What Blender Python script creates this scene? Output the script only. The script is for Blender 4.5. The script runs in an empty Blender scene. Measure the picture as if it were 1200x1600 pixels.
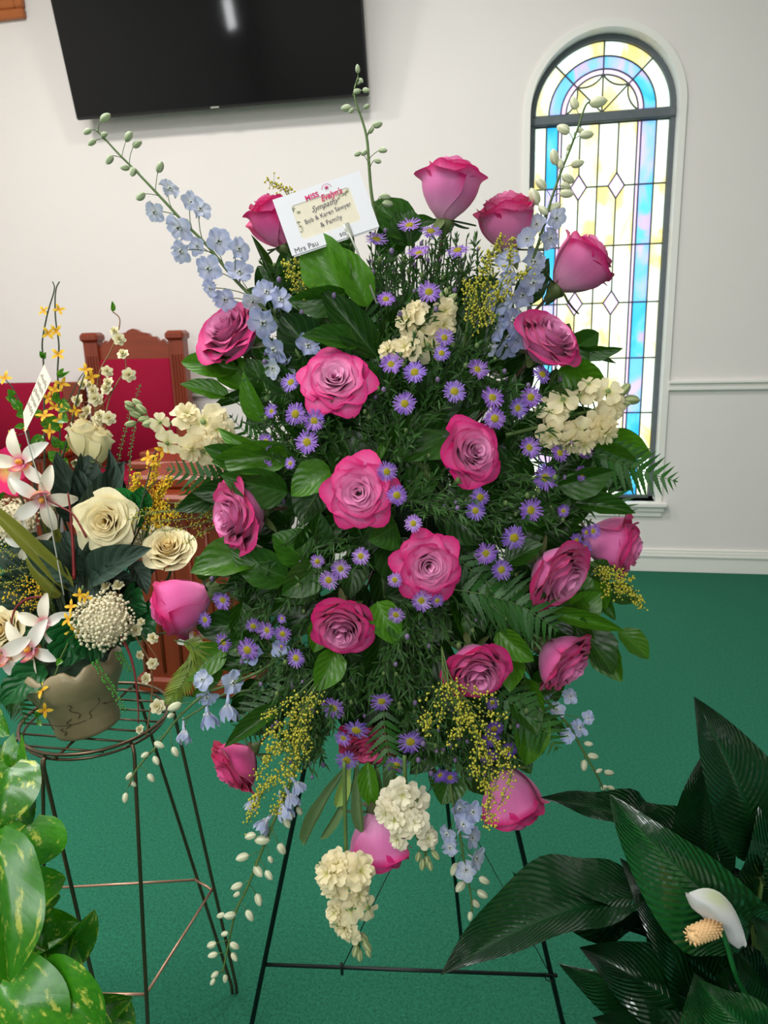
import bpy, math, random
from mathutils import Vector, Matrix, noise
R = math.radians
C = bpy.context.scene.collection
scene = bpy.context.scene

# ------------------------------------------------------------------ camera
F = 1150.0
CAMH = 1.35
def _n(v):
    v = Vector(v); v.normalize(); return v
_Xc = _n((6600, 100, -1150))                 # world +X (along the wall) seen in camera axes (right, down, forward)
_Dc = Vector((129, 4700, 1150)); _Dc = _n(_Dc - _Xc * _Dc.dot(_Xc))
_Zc = -_Dc
_Yc = _n(_Zc.cross(_Xc)) * -1
if _Yc.z < 0: _Yc = -_Yc
def cam_to_world(v):                          # v in (right, down, forward)
    return Vector((_Xc.dot(v), _Yc.dot(v), _Zc.dot(v)))
RIGHT = cam_to_world(Vector((1, 0, 0))); DOWN = cam_to_world(Vector((0, 1, 0))); FWD = cam_to_world(Vector((0, 0, 1)))
CAM = Vector((0, 0, CAMH))
cd = bpy.data.cameras.new('camera'); cam = bpy.data.objects.new('camera', cd); C.objects.link(cam)
cd.sensor_fit = 'HORIZONTAL'; cd.sensor_width = 36.0; cd.lens = 36.0 * F / 1200.0
cd.clip_start = 0.02; cd.clip_end = 100
cam.matrix_world = Matrix.Translation(CAM) @ Matrix((RIGHT, -DOWN, -FWD)).transposed().to_4x4()
cd.dof.use_dof = True; cd.dof.focus_distance = 1.12; cd.dof.aperture_fstop = 13.0
scene.camera = cam

def P(px, py, t):                             # point at depth t seen at a pixel of the photograph
    return CAM + (RIGHT * ((px - 600) / F) + DOWN * ((py - 800) / F) + FWD) * t
def ray(px, py):
    return RIGHT * ((px - 600) / F) + DOWN * ((py - 800) / F) + FWD
def at_y(px, py, y):
    d = ray(px, py); return CAM + d * ((y - CAM.y) / d.y)
def at_z(px, py, z):
    d = ray(px, py); return CAM + d * ((z - CAM.z) / d.z)
def D3(dx, dy, dz):                           # direction: right, down, towards the viewer
    return _n(RIGHT * dx + DOWN * dy - FWD * dz)
WALL_Y = at_z(1100, 894, 0).y

# ------------------------------------------------------------------ light
world = bpy.data.worlds.new('world'); scene.world = world; world.use_nodes = True
bg = world.node_tree.nodes['Background']
bg.inputs[0].default_value = (0.86, 0.95, 1.0, 1); bg.inputs[1].default_value = 2.2
def area(name, loc, size, power, color, rot=(0, 0, 0), sy=None):
    l = bpy.data.lights.new(name, 'AREA'); l.energy = power; l.color = color
    l.shape = 'RECTANGLE'; l.size = size; l.size_y = sy or size
    o = bpy.data.objects.new(name, l); C.objects.link(o); o.location = loc; o.rotation_euler = rot
    return o
ROOM_X0, ROOM_X1, ROOM_Y0, ROOM_H = -3.9, 4.6, -4.2, 3.7
area('ceiling_downlight', (-0.45, 2.35, ROOM_H - 0.05), 0.34, 27, (1.0, 0.965, 0.935))
area('ceiling_downlight', (-2.5, 2.3, ROOM_H - 0.05), 0.34, 30, (1.0, 0.94, 0.89))
area('ceiling_light_panel', (-1.6, 0.7, ROOM_H - 0.05), 1.8, 52, (1.0, 0.985, 0.965), sy=0.9)
area('ceiling_light_panel', (-0.9, -1.6, ROOM_H - 0.05), 1.8, 52, (1.0, 0.99, 0.975), sy=0.9)
area('rear_fill_light', (0.3, ROOM_Y0 + 0.1, 2.0), 1.3, 44, (0.95, 0.98, 1.0), rot=(R(90), 0, R(0)), sy=1.7)  # unseen area lamp added on the closed rear wall as fill
area('wall_lamp', (ROOM_X0 + 0.1, -3.2, 2.33), 0.34, 7, (0.96, 0.98, 1.0), rot=(0, R(-90), 0), sy=0.34)

vs = scene.view_settings
vs.view_transform = 'Standard'; vs.look = 'None'; vs.exposure = 0.50; vs.gamma = 1.0; vs.use_curve_mapping = False
try:
    scene.cycles.max_bounces = 7; scene.cycles.diffuse_bounces = 4; scene.cycles.glossy_bounces = 3
    scene.cycles.transmission_bounces = 4; scene.cycles.transparent_max_bounces = 6
except Exception: pass

# ------------------------------------------------------------------ helpers
def lin(c):
    return tuple(((x / 255) / 12.92 if x / 255 <= 0.04045 else ((x / 255 + 0.055) / 1.055) ** 2.4) for x in c)
def mixc(a, b, t):
    return tuple(x + (y - x) * t for x, y in zip(a, b))
def sm(a, b, x):
    x = max(0.0, min(1.0, (x - a) / (b - a))); return x * x * (3 - 2 * x)

class MB:
    def __init__(s):
        s.v = []; s.f = []; s.c = []; s.l = []; s.m = []
    def add(s, p, c=(1, 1, 1), l=(0, 0, 0)):
        s.v.append(tuple(p)); s.c.append(c); s.l.append(l); return len(s.v) - 1
    def face(s, idx, m=0):
        s.f.append(tuple(idx)); s.m.append(m)
    def grid(s, nu, nv, fn, m=0, closed=False):
        b = len(s.v)
        for j in range(nv + 1):
            for i in range(nu if closed else nu + 1):
                r = fn(i / nu, j / nv)
                if len(r) == 3 and not isinstance(r[0], (int, float)): s.add(*r)
                else: s.add(r)
        w = nu if closed else nu + 1
        for j in range(nv):
            for i in range(nu):
                i2 = (i + 1) % w
                s.face((b + j * w + i, b + j * w + i2, b + (j + 1) * w + i2, b + (j + 1) * w + i), m)
    def tube(s, pts, rad, seg=6, m=0, c=(1, 1, 1), caps=True):
        pts = [Vector(p) for p in pts]; n = len(pts)
        if not hasattr(rad, '__len__'): rad = [rad] * n
        b = len(s.v); T0 = None; N = None
        for k in range(n):
            a = pts[max(0, k - 1)]; z = pts[min(n - 1, k + 1)]
            T = (z - a)
            T = T.normalized() if T.length > 1e-9 else Vector((0, 0, 1))
            if N is None:
                h = Vector((0, 0, 1)) if abs(T.z) < 0.9 else Vector((1, 0, 0)); N = T.cross(h).normalized()
            else:
                N = (N - T * N.dot(T))
                N = N.normalized() if N.length > 1e-6 else T.orthogonal().normalized()
            B = T.cross(N)
            for q in range(seg):
                a_ = 2 * math.pi * q / seg
                s.add(pts[k] + (N * math.cos(a_) + B * math.sin(a_)) * rad[k], c, (q / seg, k / max(1, n - 1), 0))
        for k in range(n - 1):
            for q in range(seg):
                q2 = (q + 1) % seg
                s.face((b + k * seg + q, b + k * seg + q2, b + (k + 1) * seg + q2, b + (k + 1) * seg + q), m)
        if caps:
            s.face([b + q for q in range(seg)][::-1], m); s.face([b + (n - 1) * seg + q for q in range(seg)], m)
    def box(s, lo, hi, m=0, bev=0.0, M=None):
        lo = Vector(lo); hi = Vector(hi)
        b = len(s.v)
        if bev <= 0:
            for z in (lo.z, hi.z):
                for x, y in ((lo.x, lo.y), (hi.x, lo.y), (hi.x, hi.y), (lo.x, hi.y)):
                    p = Vector((x, y, z)); s.add(M @ p if M else p)
            for f in ((0, 3, 2, 1), (4, 5, 6, 7), (0, 1, 5, 4), (1, 2, 6, 5), (2, 3, 7, 6), (3, 0, 4, 7)): s.face([b + i for i in f], m)
            return
        rows = ((lo.z, bev), (lo.z + bev, 0), (hi.z - bev, 0), (hi.z, bev))
        for z, k in rows:
            x0, x1, y0, y1 = lo.x + k, hi.x - k, lo.y + k, hi.y - k
            c = bev * 0.6 if k == 0 else 0.0
            for x, y in ((x0 + c, y0), (x1 - c, y0), (x1, y0 + c), (x1, y1 - c), (x1 - c, y1), (x0 + c, y1), (x0, y1 - c), (x0, y0 + c)):
                p = Vector((x, y, z)); s.add(M @ p if M else p)
        for k in range(3):
            for q in range(8):
                q2 = (q + 1) % 8; s.face((b + k * 8 + q, b + k * 8 + q2, b + k * 8 + 8 + q2, b + k * 8 + 8 + q), m)
        s.face([b + q for q in range(8)][::-1], m); s.face([b + 24 + q for q in range(8)], m)
    def ball(s, c, r, seg=8, rings=5, sz=(1, 1, 1), col=(1, 1, 1), m=0, M=None):
        b = len(s.v); c = Vector(c)
        for j in range(rings + 1):
            th = math.pi * j / rings
            for i in range(seg):
                ph = 2 * math.pi * i / seg
                p = Vector((math.sin(th) * math.cos(ph) * r * sz[0], math.sin(th) * math.sin(ph) * r * sz[1], math.cos(th) * r * sz[2]))
                if M: p = M @ p
                s.add(c + p, col)
        for j in range(rings):
            for i in range(seg):
                i2 = (i + 1) % seg
                s.face((b + j * seg + i, b + (j + 1) * seg + i, b + (j + 1) * seg + i2, b + j * seg + i2), m)
    def prism(s, pts, d, m=0):                # closed outline pushed along d
        b = len(s.v); n = len(pts); d = Vector(d)
        for p in pts: s.add(p)
        for p in pts: s.add(Vector(p) + d)
        s.face([b + i for i in range(n)], m); s.face([b + n + i for i in range(n)][::-1], m)
        for i in range(n):
            j = (i + 1) % n; s.face((b + j, b + i, b + n + i, b + n + j), m)
    def xf(s, M):
        s.v = [tuple(M @ Vector(p)) for p in s.v]; return s
    def mesh(s, name, mats, smooth=True):
        me = bpy.data.meshes.new(name); me.from_pydata(s.v, [], s.f)
        a = me.attributes.new('col', 'FLOAT_COLOR', 'POINT')
        a.data.foreach_set('color', [x for c in s.c for x in (c[0], c[1], c[2], 1.0)])
        a = me.attributes.new('luv', 'FLOAT_VECTOR', 'POINT')
        a.data.foreach_set('vector', [x for c in s.l for x in c])
        if not isinstance(mats, (list, tuple)): mats = [mats]
        for m in mats: me.materials.append(m)
        me.polygons.foreach_set('material_index', s.m)
        me.polygons.foreach_set('use_smooth', [smooth] * len(s.f))
        me.update(); return me

def tag(o, label=None, cat=None, group=None, kind=None):
    if label: o['label'] = label
    if cat: o['category'] = cat
    if group: o['group'] = group
    if kind: o['kind'] = kind
    return o
def obj(name, me, parent=None, M=None, color=None, kind=None):
    o = bpy.data.objects.new(name, me); C.objects.link(o)
    if parent is not None: o.parent = parent
    if M is not None: o.matrix_basis = M
    if color: o.color = (*color, 1)
    if kind: o['kind'] = kind
    return o
def thing(name, M, label, cat, group=None):
    o = bpy.data.objects.new(name, None); C.objects.link(o); o.empty_display_size = 0.01
    if isinstance(M, Vector): M = Matrix.Translation(M)
    o.matrix_basis = M
    return tag(o, label, cat, group)
def struct(name, me, parent=None):
    o = obj(name, me, parent)
    if parent is None: o['kind'] = 'structure'
    return o
def basis(pos, z, up=None, roll=0.0, s=1.0):
    z = Vector(z).normalized(); up = Vector(up) if up is not None else -DOWN
    x = up.cross(z)
    if x.length < 1e-3: x = RIGHT.copy()
    x.normalize(); y = z.cross(x)
    if hasattr(s, '__len__'): S = Matrix.Diagonal((*s, 1))
    else: S = Matrix.Diagonal((s, s, s, 1))
    return Matrix.Translation(pos) @ Matrix((x, y, z)).transposed().to_4x4() @ Matrix.Rotation(roll, 4, 'Z') @ S
def bez(a, b, c, n=8, d=None):
    out = []
    for i in range(n + 1):
        t = i / n
        if d is None: out.append(a * (1 - t) ** 2 + b * 2 * t * (1 - t) + c * t * t)
        else: out.append(a * (1 - t) ** 3 + b * 3 * t * (1 - t) ** 2 + c * 3 * t * t * (1 - t) + d * t ** 3)
    return out
def smooth_path(pts, k=4):
    pts = [Vector(p) for p in pts]; out = []
    for i in range(len(pts) - 1):
        p0 = pts[max(0, i - 1)]; p1 = pts[i]; p2 = pts[i + 1]; p3 = pts[min(len(pts) - 1, i + 2)]
        for j in range(k):
            t = j / k
            out.append(0.5 * ((2 * p1) + (p2 - p0) * t + (2 * p0 - 5 * p1 + 4 * p2 - p3) * t * t + (3 * p1 - p0 - 3 * p2 + p3) * t ** 3))
    out.append(pts[-1]); return out

# ------------------------------------------------------------------ materials
def new_mat(name):
    m = bpy.data.materials.new(name); m.use_nodes = True; nt = m.node_tree
    b = nt.nodes['Principled BSDF']; return m, nt, b
def N_(nt, t, **kw):
    n = nt.nodes.new(t)
    for k, v in kw.items():
        if k.startswith('i_'): n.inputs[int(k[2:])].default_value = v
        else: setattr(n, k, v)
    return n
def L_(nt, a, b): nt.links.new(a, b)
def mathn(nt, op, a, b=None, c=None):
    n = nt.nodes.new('ShaderNodeMath'); n.operation = op
    for i, x in enumerate((a, b, c)):
        if x is None: continue
        if isinstance(x, (int, float)): n.inputs[i].default_value = x
        else: nt.links.new(x, n.inputs[i])
    return n.outputs[0]
def mixn(nt, fac, a, b, mode='MIX'):
    n = nt.nodes.new('ShaderNodeMix'); n.data_type = 'RGBA'; n.blend_type = mode
    for i, x in ((0, fac), (6, a), (7, b)):
        if isinstance(x, (int, float)): n.inputs[i].default_value = x
        elif isinstance(x, tuple): n.inputs[i].default_value = (*x[:3], 1)
        else: nt.links.new(x, n.inputs[i])
    return n.outputs[2]
def noise_n(nt, scale, detail=3, vec=None, rough=0.55):
    n = N_(nt, 'ShaderNodeTexNoise'); n.inputs['Scale'].default_value = scale; n.inputs['Detail'].default_value = detail
    n.inputs['Roughness'].default_value = rough
    if vec is not None: L_(nt, vec, n.inputs['Vector'])
    return n
def objco(nt, scale=(1, 1, 1), kind='Object'):
    tc = N_(nt, 'ShaderNodeTexCoord'); mp = N_(nt, 'ShaderNodeMapping'); mp.inputs['Scale'].default_value = scale
    L_(nt, tc.outputs[kind], mp.inputs[0]); return mp.outputs[0]
def simple(name, rgb, rough=0.5, metal=0.0, var=0.08, scale=30, bump=0.0, spec=0.5, coat=0.0):
    m, nt, b = new_mat(name); c = lin(rgb)
    nz = noise_n(nt, scale, 4, objco(nt))
    col = mixn(nt, nz.outputs[0], tuple(x * (1 - var * 2) for x in c), tuple(min(1, x * (1 + var * 2)) for x in c))
    L_(nt, col, b.inputs['Base Color']); b.inputs['Roughness'].default_value = rough; b.inputs['Metallic'].default_value = metal
    b.inputs['Specular IOR Level'].default_value = spec; b.inputs['Coat Weight'].default_value = coat
    if bump > 0:
        bp = N_(nt, 'ShaderNodeBump'); bp.inputs['Strength'].default_value = bump; bp.inputs['Distance'].default_value = 0.002
        L_(nt, nz.outputs[0], bp.inputs['Height']); L_(nt, bp.outputs[0], b.inputs['Normal'])
    return m
def add_translucent(nt, b, colsock, amount):
    out = [n for n in nt.nodes if n.type == 'OUTPUT_MATERIAL'][0]
    tr = N_(nt, 'ShaderNodeBsdfTranslucent'); mx = N_(nt, 'ShaderNodeMixShader'); mx.inputs[0].default_value = amount
    L_(nt, colsock, tr.inputs[0]); L_(nt, b.outputs[0], mx.inputs[1]); L_(nt, tr.outputs[0], mx.inputs[2]); L_(nt, mx.outputs[0], out.inputs[0])
def petal_mat(name, rough=0.55, trans=0.25, vein=0.06, sheen=0.2):
    m, nt, b = new_mat(name)
    at = N_(nt, 'ShaderNodeAttribute', attribute_name='col'); oi = N_(nt, 'ShaderNodeObjectInfo')
    c = mixn(nt, 1.0, at.outputs['Color'], oi.outputs['Color'], 'MULTIPLY')
    lu = N_(nt, 'ShaderNodeAttribute', attribute_name='luv'); mp = N_(nt, 'ShaderNodeMapping'); mp.inputs['Scale'].default_value = (22, 1.6, 1)
    L_(nt, lu.outputs['Vector'], mp.inputs[0]); nz = noise_n(nt, 1.0, 3, mp.outputs[0])
    k = mathn(nt, 'MULTIPLY_ADD', nz.outputs[0], vein * 4, 1 - vein * 2)
    c2 = mixn(nt, 1.0, c, k, 'MULTIPLY')
    L_(nt, c2, b.inputs['Base Color']); b.inputs['Roughness'].default_value = rough
    b.inputs['Sheen Weight'].default_value = sheen; b.inputs['Specular IOR Level'].default_value = 0.35
    bp = N_(nt, 'ShaderNodeBump'); bp.inputs['Strength'].default_value = 0.25; bp.inputs['Distance'].default_value = 0.0006
    L_(nt, nz.outputs[0], bp.inputs['Height']); L_(nt, bp.outputs[0], b.inputs['Normal'])
    add_translucent(nt, b, c2, trans); return m
def leaf_mat(name, rgb, rgb2, rough=0.38, veins=7, slant=2.2, vcol=None, trans=0.22, bump=0.5, varieg=None, vw=0.10, spec=0.5):
    """veins follow the leaf's own length (luv.y) and breadth (luv.x in -1..1)"""
    m, nt, b = new_mat(name); c1, c2 = lin(rgb), lin(rgb2)
    lu = N_(nt, 'ShaderNodeAttribute', attribute_name='luv'); sp = N_(nt, 'ShaderNodeSeparateXYZ'); L_(nt, lu.outputs['Vector'], sp.inputs[0])
    u = mathn(nt, 'ABSOLUTE', sp.outputs[0]); v = sp.outputs[1]
    oi = N_(nt, 'ShaderNodeObjectInfo')
    ph = mathn(nt, 'SUBTRACT', mathn(nt, 'MULTIPLY', v, veins), mathn(nt, 'MULTIPLY', u, slant))
    fr = mathn(nt, 'FRACT', ph); tri = mathn(nt, 'ABSOLUTE', mathn(nt, 'SUBTRACT', fr, 0.5))       # 0.5 on the vein
    side = mathn(nt, 'SMOOTH_MIN', mathn(nt, 'MULTIPLY', mathn(nt, 'SUBTRACT', 0.5, tri), 1.0 / vw), 1.0, 0.1)
    mid = mathn(nt, 'SMOOTH_MIN', mathn(nt, 'MULTIPLY', u, 16.0), 1.0, 0.1)
    vn = mathn(nt, 'MULTIPLY', side, mid)                                                         # 0 on veins, 1 between
    nz = noise_n(nt, 14, 3, objco(nt))
    base = mixn(nt, nz.outputs[0], c1, c2)
    rnd = mathn(nt, 'MULTIPLY_ADD', oi.outputs['Random'], 0.5, 0.75)
    base = mixn(nt, 1.0, base, rnd, 'MULTIPLY')
    base = mixn(nt, 1.0, base, oi.outputs['Color'], 'MULTIPLY')
    if varieg:
        mp = N_(nt, 'ShaderNodeMapping'); mp.inputs['Scale'].default_value = (1.6, 1.8, 1)
        ad = N_(nt, 'ShaderNodeVectorMath', operation='ADD'); cb = N_(nt, 'ShaderNodeCombineXYZ'); L_(nt, mathn(nt, 'MULTIPLY', oi.outputs['Random'], 40), cb.inputs[2])
        L_(nt, lu.outputs['Vector'], mp.inputs[0]); L_(nt, mp.outputs[0], ad.inputs[0]); L_(nt, cb.outputs[0], ad.inputs[1])
        n2 = noise_n(nt, 2.6, 5, ad.outputs[0], 0.65)
        k = mathn(nt, 'SMOOTH_MIN', mathn(nt, 'MAXIMUM', mathn(nt, 'MULTIPLY', mathn(nt, 'SUBTRACT', n2.outputs[0], 0.56), 12), 0.0), 1.0, 0.1)
        base = mixn(nt, k, base, lin(varieg))
    vc = lin(vcol) if vcol else tuple(min(1, x * 1.6 + 0.01) for x in c2)
    col = mixn(nt, mathn(nt, 'MULTIPLY', mathn(nt, 'SUBTRACT', 1.0, vn), 0.55), base, vc)
    L_(nt, col, b.inputs['Base Color']); b.inputs['Roughness'].default_value = rough; b.inputs['Specular IOR Level'].default_value = spec
    hb = mathn(nt, 'SMOOTH_MIN', mathn(nt, 'MULTIPLY', mathn(nt, 'SUBTRACT', 0.5, tri), 2.0), mathn(nt, 'MULTIPLY', u, 5.0), 0.2)
    b.inputs['Coat Weight'].default_value = 0.9 if spec > .75 else (0.22 if spec > .55 else 0.0); b.inputs['Coat Roughness'].default_value = 0.16
    bp = N_(nt, 'ShaderNodeBump'); bp.inputs['Strength'].default_value = bump; bp.inputs['Distance'].default_value = 0.003
    L_(nt, hb, bp.inputs['Height']); L_(nt, bp.outputs[0], b.inputs['Normal']); L_(nt, bp.outputs[0], b.inputs['Coat Normal'])
    add_translucent(nt, b, col, trans); return m
def wood_mat(name, a, b_, scale=(2, 2, 22), rough=0.33, ax='Z'):
    m, nt, b = new_mat(name); sc = (20, 20, 1.6) if ax == 'Z' else (1.6, 20, 20)
    v = objco(nt, sc); nz = noise_n(nt, 1.6, 5, v, 0.6); n2 = noise_n(nt, 9, 3, v)
    f = mathn(nt, 'MULTIPLY_ADD', n2.outputs[0], 0.3, mathn(nt, 'MULTIPLY', nz.outputs[0], 0.75))
    c = mixn(nt, f, lin(a), lin(b_)); L_(nt, c, b.inputs['Base Color']); b.inputs['Roughness'].default_value = rough; b.inputs['Coat Weight'].default_value = 0.15
    return m

M = {}
M['wall'] = simple('wall_paint', (228, 222, 219), 0.75, var=0.012, scale=3, bump=0.05)
M['trim'] = simple('trim_gloss', (232, 230, 224), 0.4, var=0.01, scale=4)
M['ceil'] = simple('ceiling_white', (225, 225, 222), 0.9, var=0.01)
def carpet():
    m, nt, b = new_mat('green_carpet'); v = objco(nt)
    n1 = noise_n(nt, 230, 3, v, 0.8); n2 = noise_n(nt, 2.2, 3, v); n3 = noise_n(nt, 120, 2, v)
    f = mathn(nt, 'MULTIPLY_ADD', n1.outputs[0], 1.5, mathn(nt, 'MULTIPLY_ADD', n3.outputs[0], 0.5, -0.5))
    c = mixn(nt, f, lin((0, 34, 22)), lin((58, 146, 114)))
    c = mixn(nt, mathn(nt, 'MULTIPLY', n2.outputs[0], 0.35), c, lin((28, 98, 76)))
    L_(nt, c, b.inputs['Base Color']); b.inputs['Roughness'].default_value = 0.95; b.inputs['Sheen Weight'].default_value = 0.0
    b.inputs['Specular IOR Level'].default_value = 0.15
    bp = N_(nt, 'ShaderNodeBump'); bp.inputs['Strength'].default_value = 0.9; bp.inputs['Distance'].default_value = 0.004
    L_(nt, n1.outputs[0], bp.inputs['Height']); L_(nt, bp.outputs[0], b.inputs['Normal']); return m
M['carpet'] = carpet()
M['cherry'] = wood_mat('cherry_wood', (88, 24, 10), (146, 58, 26))
M['cherry_h'] = wood_mat('cherry_wood_across', (96, 30, 12), (150, 62, 30), ax='X')
M['oak'] = wood_mat('orange_wood', (150, 76, 30), (190, 110, 56), ax='X')
M['red_velvet'] = simple('crimson_fabric', (140, 6, 44), 0.85, var=0.06, scale=120, bump=0.3, spec=0.2)
M['screen'] = simple('black_screen', (3, 4, 6), 0.05, var=0.0, spec=0.28)
M['bezel'] = simple('black_plastic', (9, 9, 11), 0.25, var=0.0)
M['grey_metal'] = simple('grey_bracket', (120, 120, 122), 0.4, 0.6, 0.03)
M['lead'] = simple('lead_came', (84, 92, 84), 0.55, 0.3, 0.05, 60)
M['frame_dark'] = simple('grey_window_frame', (92, 99, 104), 0.5, 0.2, 0.12, 25)
M['bronze'] = simple('bronze_wire', (112, 94, 76), 0.32, 0.85, 0.12, 18)
M['copper'] = simple('copper_wire', (196, 150, 128), 0.35, 0.7, 0.08, 18)
M['easel'] = simple('dark_green_wire', (14, 26, 24), 0.38, 0.3, 0.1, 25)
M['foam'] = simple('green_foam', (20, 44, 22), 0.95, var=0.2, scale=60)
M['card'] = simple('white_card', (222, 221, 226), 0.6, var=0.01)
M['cream_card'] = simple('cream_card', (222, 212, 190), 0.6, var=0.04, scale=60)
M['ink'] = simple('grey_ink', (88, 84, 88), 0.6, var=0)
M['pinkink'] = simple('magenta_ink', (205, 30, 105), 0.6, var=0)
M['sage'] = simple('printed_leaves', (120, 128, 98), 0.6, var=0.1)
M['plastic'] = simple('clear_pick', (170, 172, 160), 0.15, var=0.02)

# ================================================================== the setting
def quad_mesh(name, pts, mat):
    b = MB(); b.prism(pts[0], pts[1]); return b.mesh(name, mat, False)
X0, X1, Y0, Y1, HH = ROOM_X0, ROOM_X1, ROOM_Y0, WALL_Y, ROOM_H
b = MB(); b.box((X0 - .1, Y0 - .1, -0.1), (X1 + .1, Y1 + .25, 0)); struct('floor', b.mesh('floor', M['carpet'], False))
b = MB(); b.box((X0 - .1, Y0 - .1, HH), (X1 + .1, Y1 + .25, HH + .1)); struct('ceiling', b.mesh('ceiling', M['ceil'], False))
b = MB(); b.box((X0 - .1, Y0 - .1, 0), (X0, Y1 + .2, HH)); struct('wall_left', b.mesh('wall_left', M['wall'], False))
b = MB(); b.box((X1, Y0 - .1, 0), (X1 + .1, Y1 + .2, HH)); struct('wall_right', b.mesh('wall_right', M['wall'], False))
b = MB(); b.box((X0, Y0 - .1, 0), (X1, Y0, HH)); struct('wall_rear', b.mesh('wall_rear', M['wall'], False))

# --- the arched window: opening in the wall plane
wl = at_y(820, 190, WALL_Y).x; wr = at_y(1071, 172, WALL_Y).x
wtop = at_y(946, 33, WALL_Y).z; wbot = at_y(1010, 783, WALL_Y).z
wcx = (wl + wr) / 2; wR = (wr - wl) / 2; wspring = wtop - wR * 1.0
REC = 0.10                                      # how far the sash sits back in the wall
def arch(cx, r, spring, bottom, n=28, ry=None):
    ry = ry or r
    pts = [(cx - r, bottom)] + [(cx - r * math.cos(math.pi * i / n), spring + ry * math.sin(math.pi * i / n)) for i in range(n + 1)] + [(cx + r, bottom)]
    return pts
op = arch(wcx, wR, wspring, wbot)
b = MB()
y = Y1
def wq(x0, z0, x1, z1): b.box((x0, y, z0), (x1, y + .2, z1))
wq(X0, 0, wl, HH); wq(wr, 0, X1, HH); wq(wl, 0, wr, wbot)
n = len(op)
for i in range(1, n - 2):                       # above the arch
    (xa, za), (xb, zb) = op[i], op[i + 1]
    b.prism([(xa, y, za), (xa, y, HH), (xb, y, HH), (xb, y, zb)], (0, .2, 0))
struct('wall_back', b.mesh('wall_back', M['wall'], False))
win = bpy.data.objects.new('window_1', None); C.objects.link(win); win['kind'] = 'structure'
def band(b, outer, inner, y0, y1):              # ring between two arch outlines, extruded y0..y1
    k = len(outer)
    base = len(b.v)
    for o, i in zip(outer, inner):
        b.add((o[0], y0, o[1])); b.add((i[0], y0, i[1])); b.add((o[0], y1, o[1])); b.add((i[0], y1, i[1]))
    for q in range(k - 1):
        a = base + 4 * q; c = a + 4
        b.face((a, a + 1, c + 1, c)); b.face((a + 2, c + 2, c + 3, a + 3)); b.face((a + 1, a + 3, c + 3, c + 1)); b.face((a, c, c + 2, a + 2))
CAS = 0.028
b = MB(); band(b, arch(wcx, wR + .004, wspring, wbot), arch(wcx, wR - CAS, wspring, wbot), Y1 - 0.012, Y1 + REC + .05)
obj('casing', b.mesh('casing', M['trim'], False), win)
FR = 0.024
gR = wR - CAS
b = MB(); band(b, arch(wcx, gR, wspring, wbot), arch(wcx, gR - FR, wspring, wbot), Y1 + REC - 0.02, Y1 + REC + 0.03)
b.box((wcx - gR, Y1 + REC - 0.02, wbot), (wcx + gR, Y1 + REC + 0.03, wbot + 0.012))
obj('window_frame', b.mesh('window_frame', M['frame_dark'], False), win)
barz = at_y(946, 184, Y1 + REC).z
b = MB(); b.box((wcx - gR, Y1 + REC - 0.03, barz - 0.023), (wcx + gR, Y1 + REC + 0.02, barz + 0.023), bev=.006)
obj('transom_bar', b.mesh('transom_bar', M['frame_dark'], False), win)
b = MB(); b.box((wl - .03, Y1 - 0.045, wbot - 0.028), (wr + .03, Y1 + REC, wbot), bev=.006)
b.box((wl - .018, Y1 - 0.026, wbot - 0.058), (wr + .018, Y1 + .01, wbot - .028), bev=.006)
b.box((wl - .008, Y1 - 0.016, wbot - 0.085), (wr + .008, Y1 + .01, wbot - .058), bev=.004)
obj('window_sill', b.mesh('window_sill', M['trim'], False), win)
# glass
def glass(name, a, b_, c_=None):
    m, nt, bs = new_mat(name); v = objco(nt, (1.0, 1, 0.45), 'Object'); oi = N_(nt, 'ShaderNodeObjectInfo')
    ad = N_(nt, 'ShaderNodeVectorMath', operation='ADD'); cb = N_(nt, 'ShaderNodeCombineXYZ'); L_(nt, mathn(nt, 'MULTIPLY', oi.outputs['Random'], 30), cb.inputs[0])
    L_(nt, v, ad.inputs[0]); L_(nt, cb.outputs[0], ad.inputs[1])
    n1 = noise_n(nt, 7, 4, ad.outputs[0]); n1.inputs['Distortion'].default_value = 0.8
    cr = N_(nt, 'ShaderNodeValToRGB'); L_(nt, n1.outputs[0], cr.inputs[0])
    cr.color_ramp.elements[0].position = 0.40; cr.color_ramp.elements[0].color = (*lin(a), 1)
    cr.color_ramp.elements[1].position = 0.62; cr.color_ramp.elements[1].color = (*lin(b_), 1)
    if c_:
        e = cr.color_ramp.elements.new(0.52); e.color = (*lin(c_), 1)
    bs.inputs['Roughness'].default_value = 0.3; L_(nt, cr.outputs[0], bs.inputs['Base Color'])
    add_translucent(nt, bs, cr.outputs[0], 0.85); return m
G = {'y': glass('cream_opal_glass', (238, 243, 236), (250, 232, 176), (242, 242, 222)),
     'b': glass('blue_opal_glass', (110, 200, 236), (214, 200, 236), (150, 212, 240)),
     'v': glass('violet_opal_glass', (160, 208, 240), (224, 204, 238), (204, 206, 242)),
     'p': glass('pink_opal_glass', (240, 214, 240), (244, 226, 244))}
GY = Y1 + REC
cames = MB(); CW = 0.0045
def pane(pts, g):
    b = MB(); b.prism([(p[0], GY, p[1]) for p in pts], (0, .004, 0)); obj('pane', b.mesh('pane', G[g], False), win)
    for i in range(len(pts)):
        a = pts[i]; c = pts[(i + 1) % len(pts)]
        cames.tube([(a[0], GY - .001, a[1]), (c[0], GY - .001, c[1])], CW * .9, 5, caps=False)
gx0, gx1 = wcx - gR + FR, wcx + gR - FR
def gx(f): return gx0 + (gx1 - gx0) * f
cols = [0, .09, .18, .206, .345, .485, .63, .768, .795, .905, 1.0]
gz1 = barz - .026; gz0 = wbot + .012
rowpx = [291, 384, 473.5, 560, 645]
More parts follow.
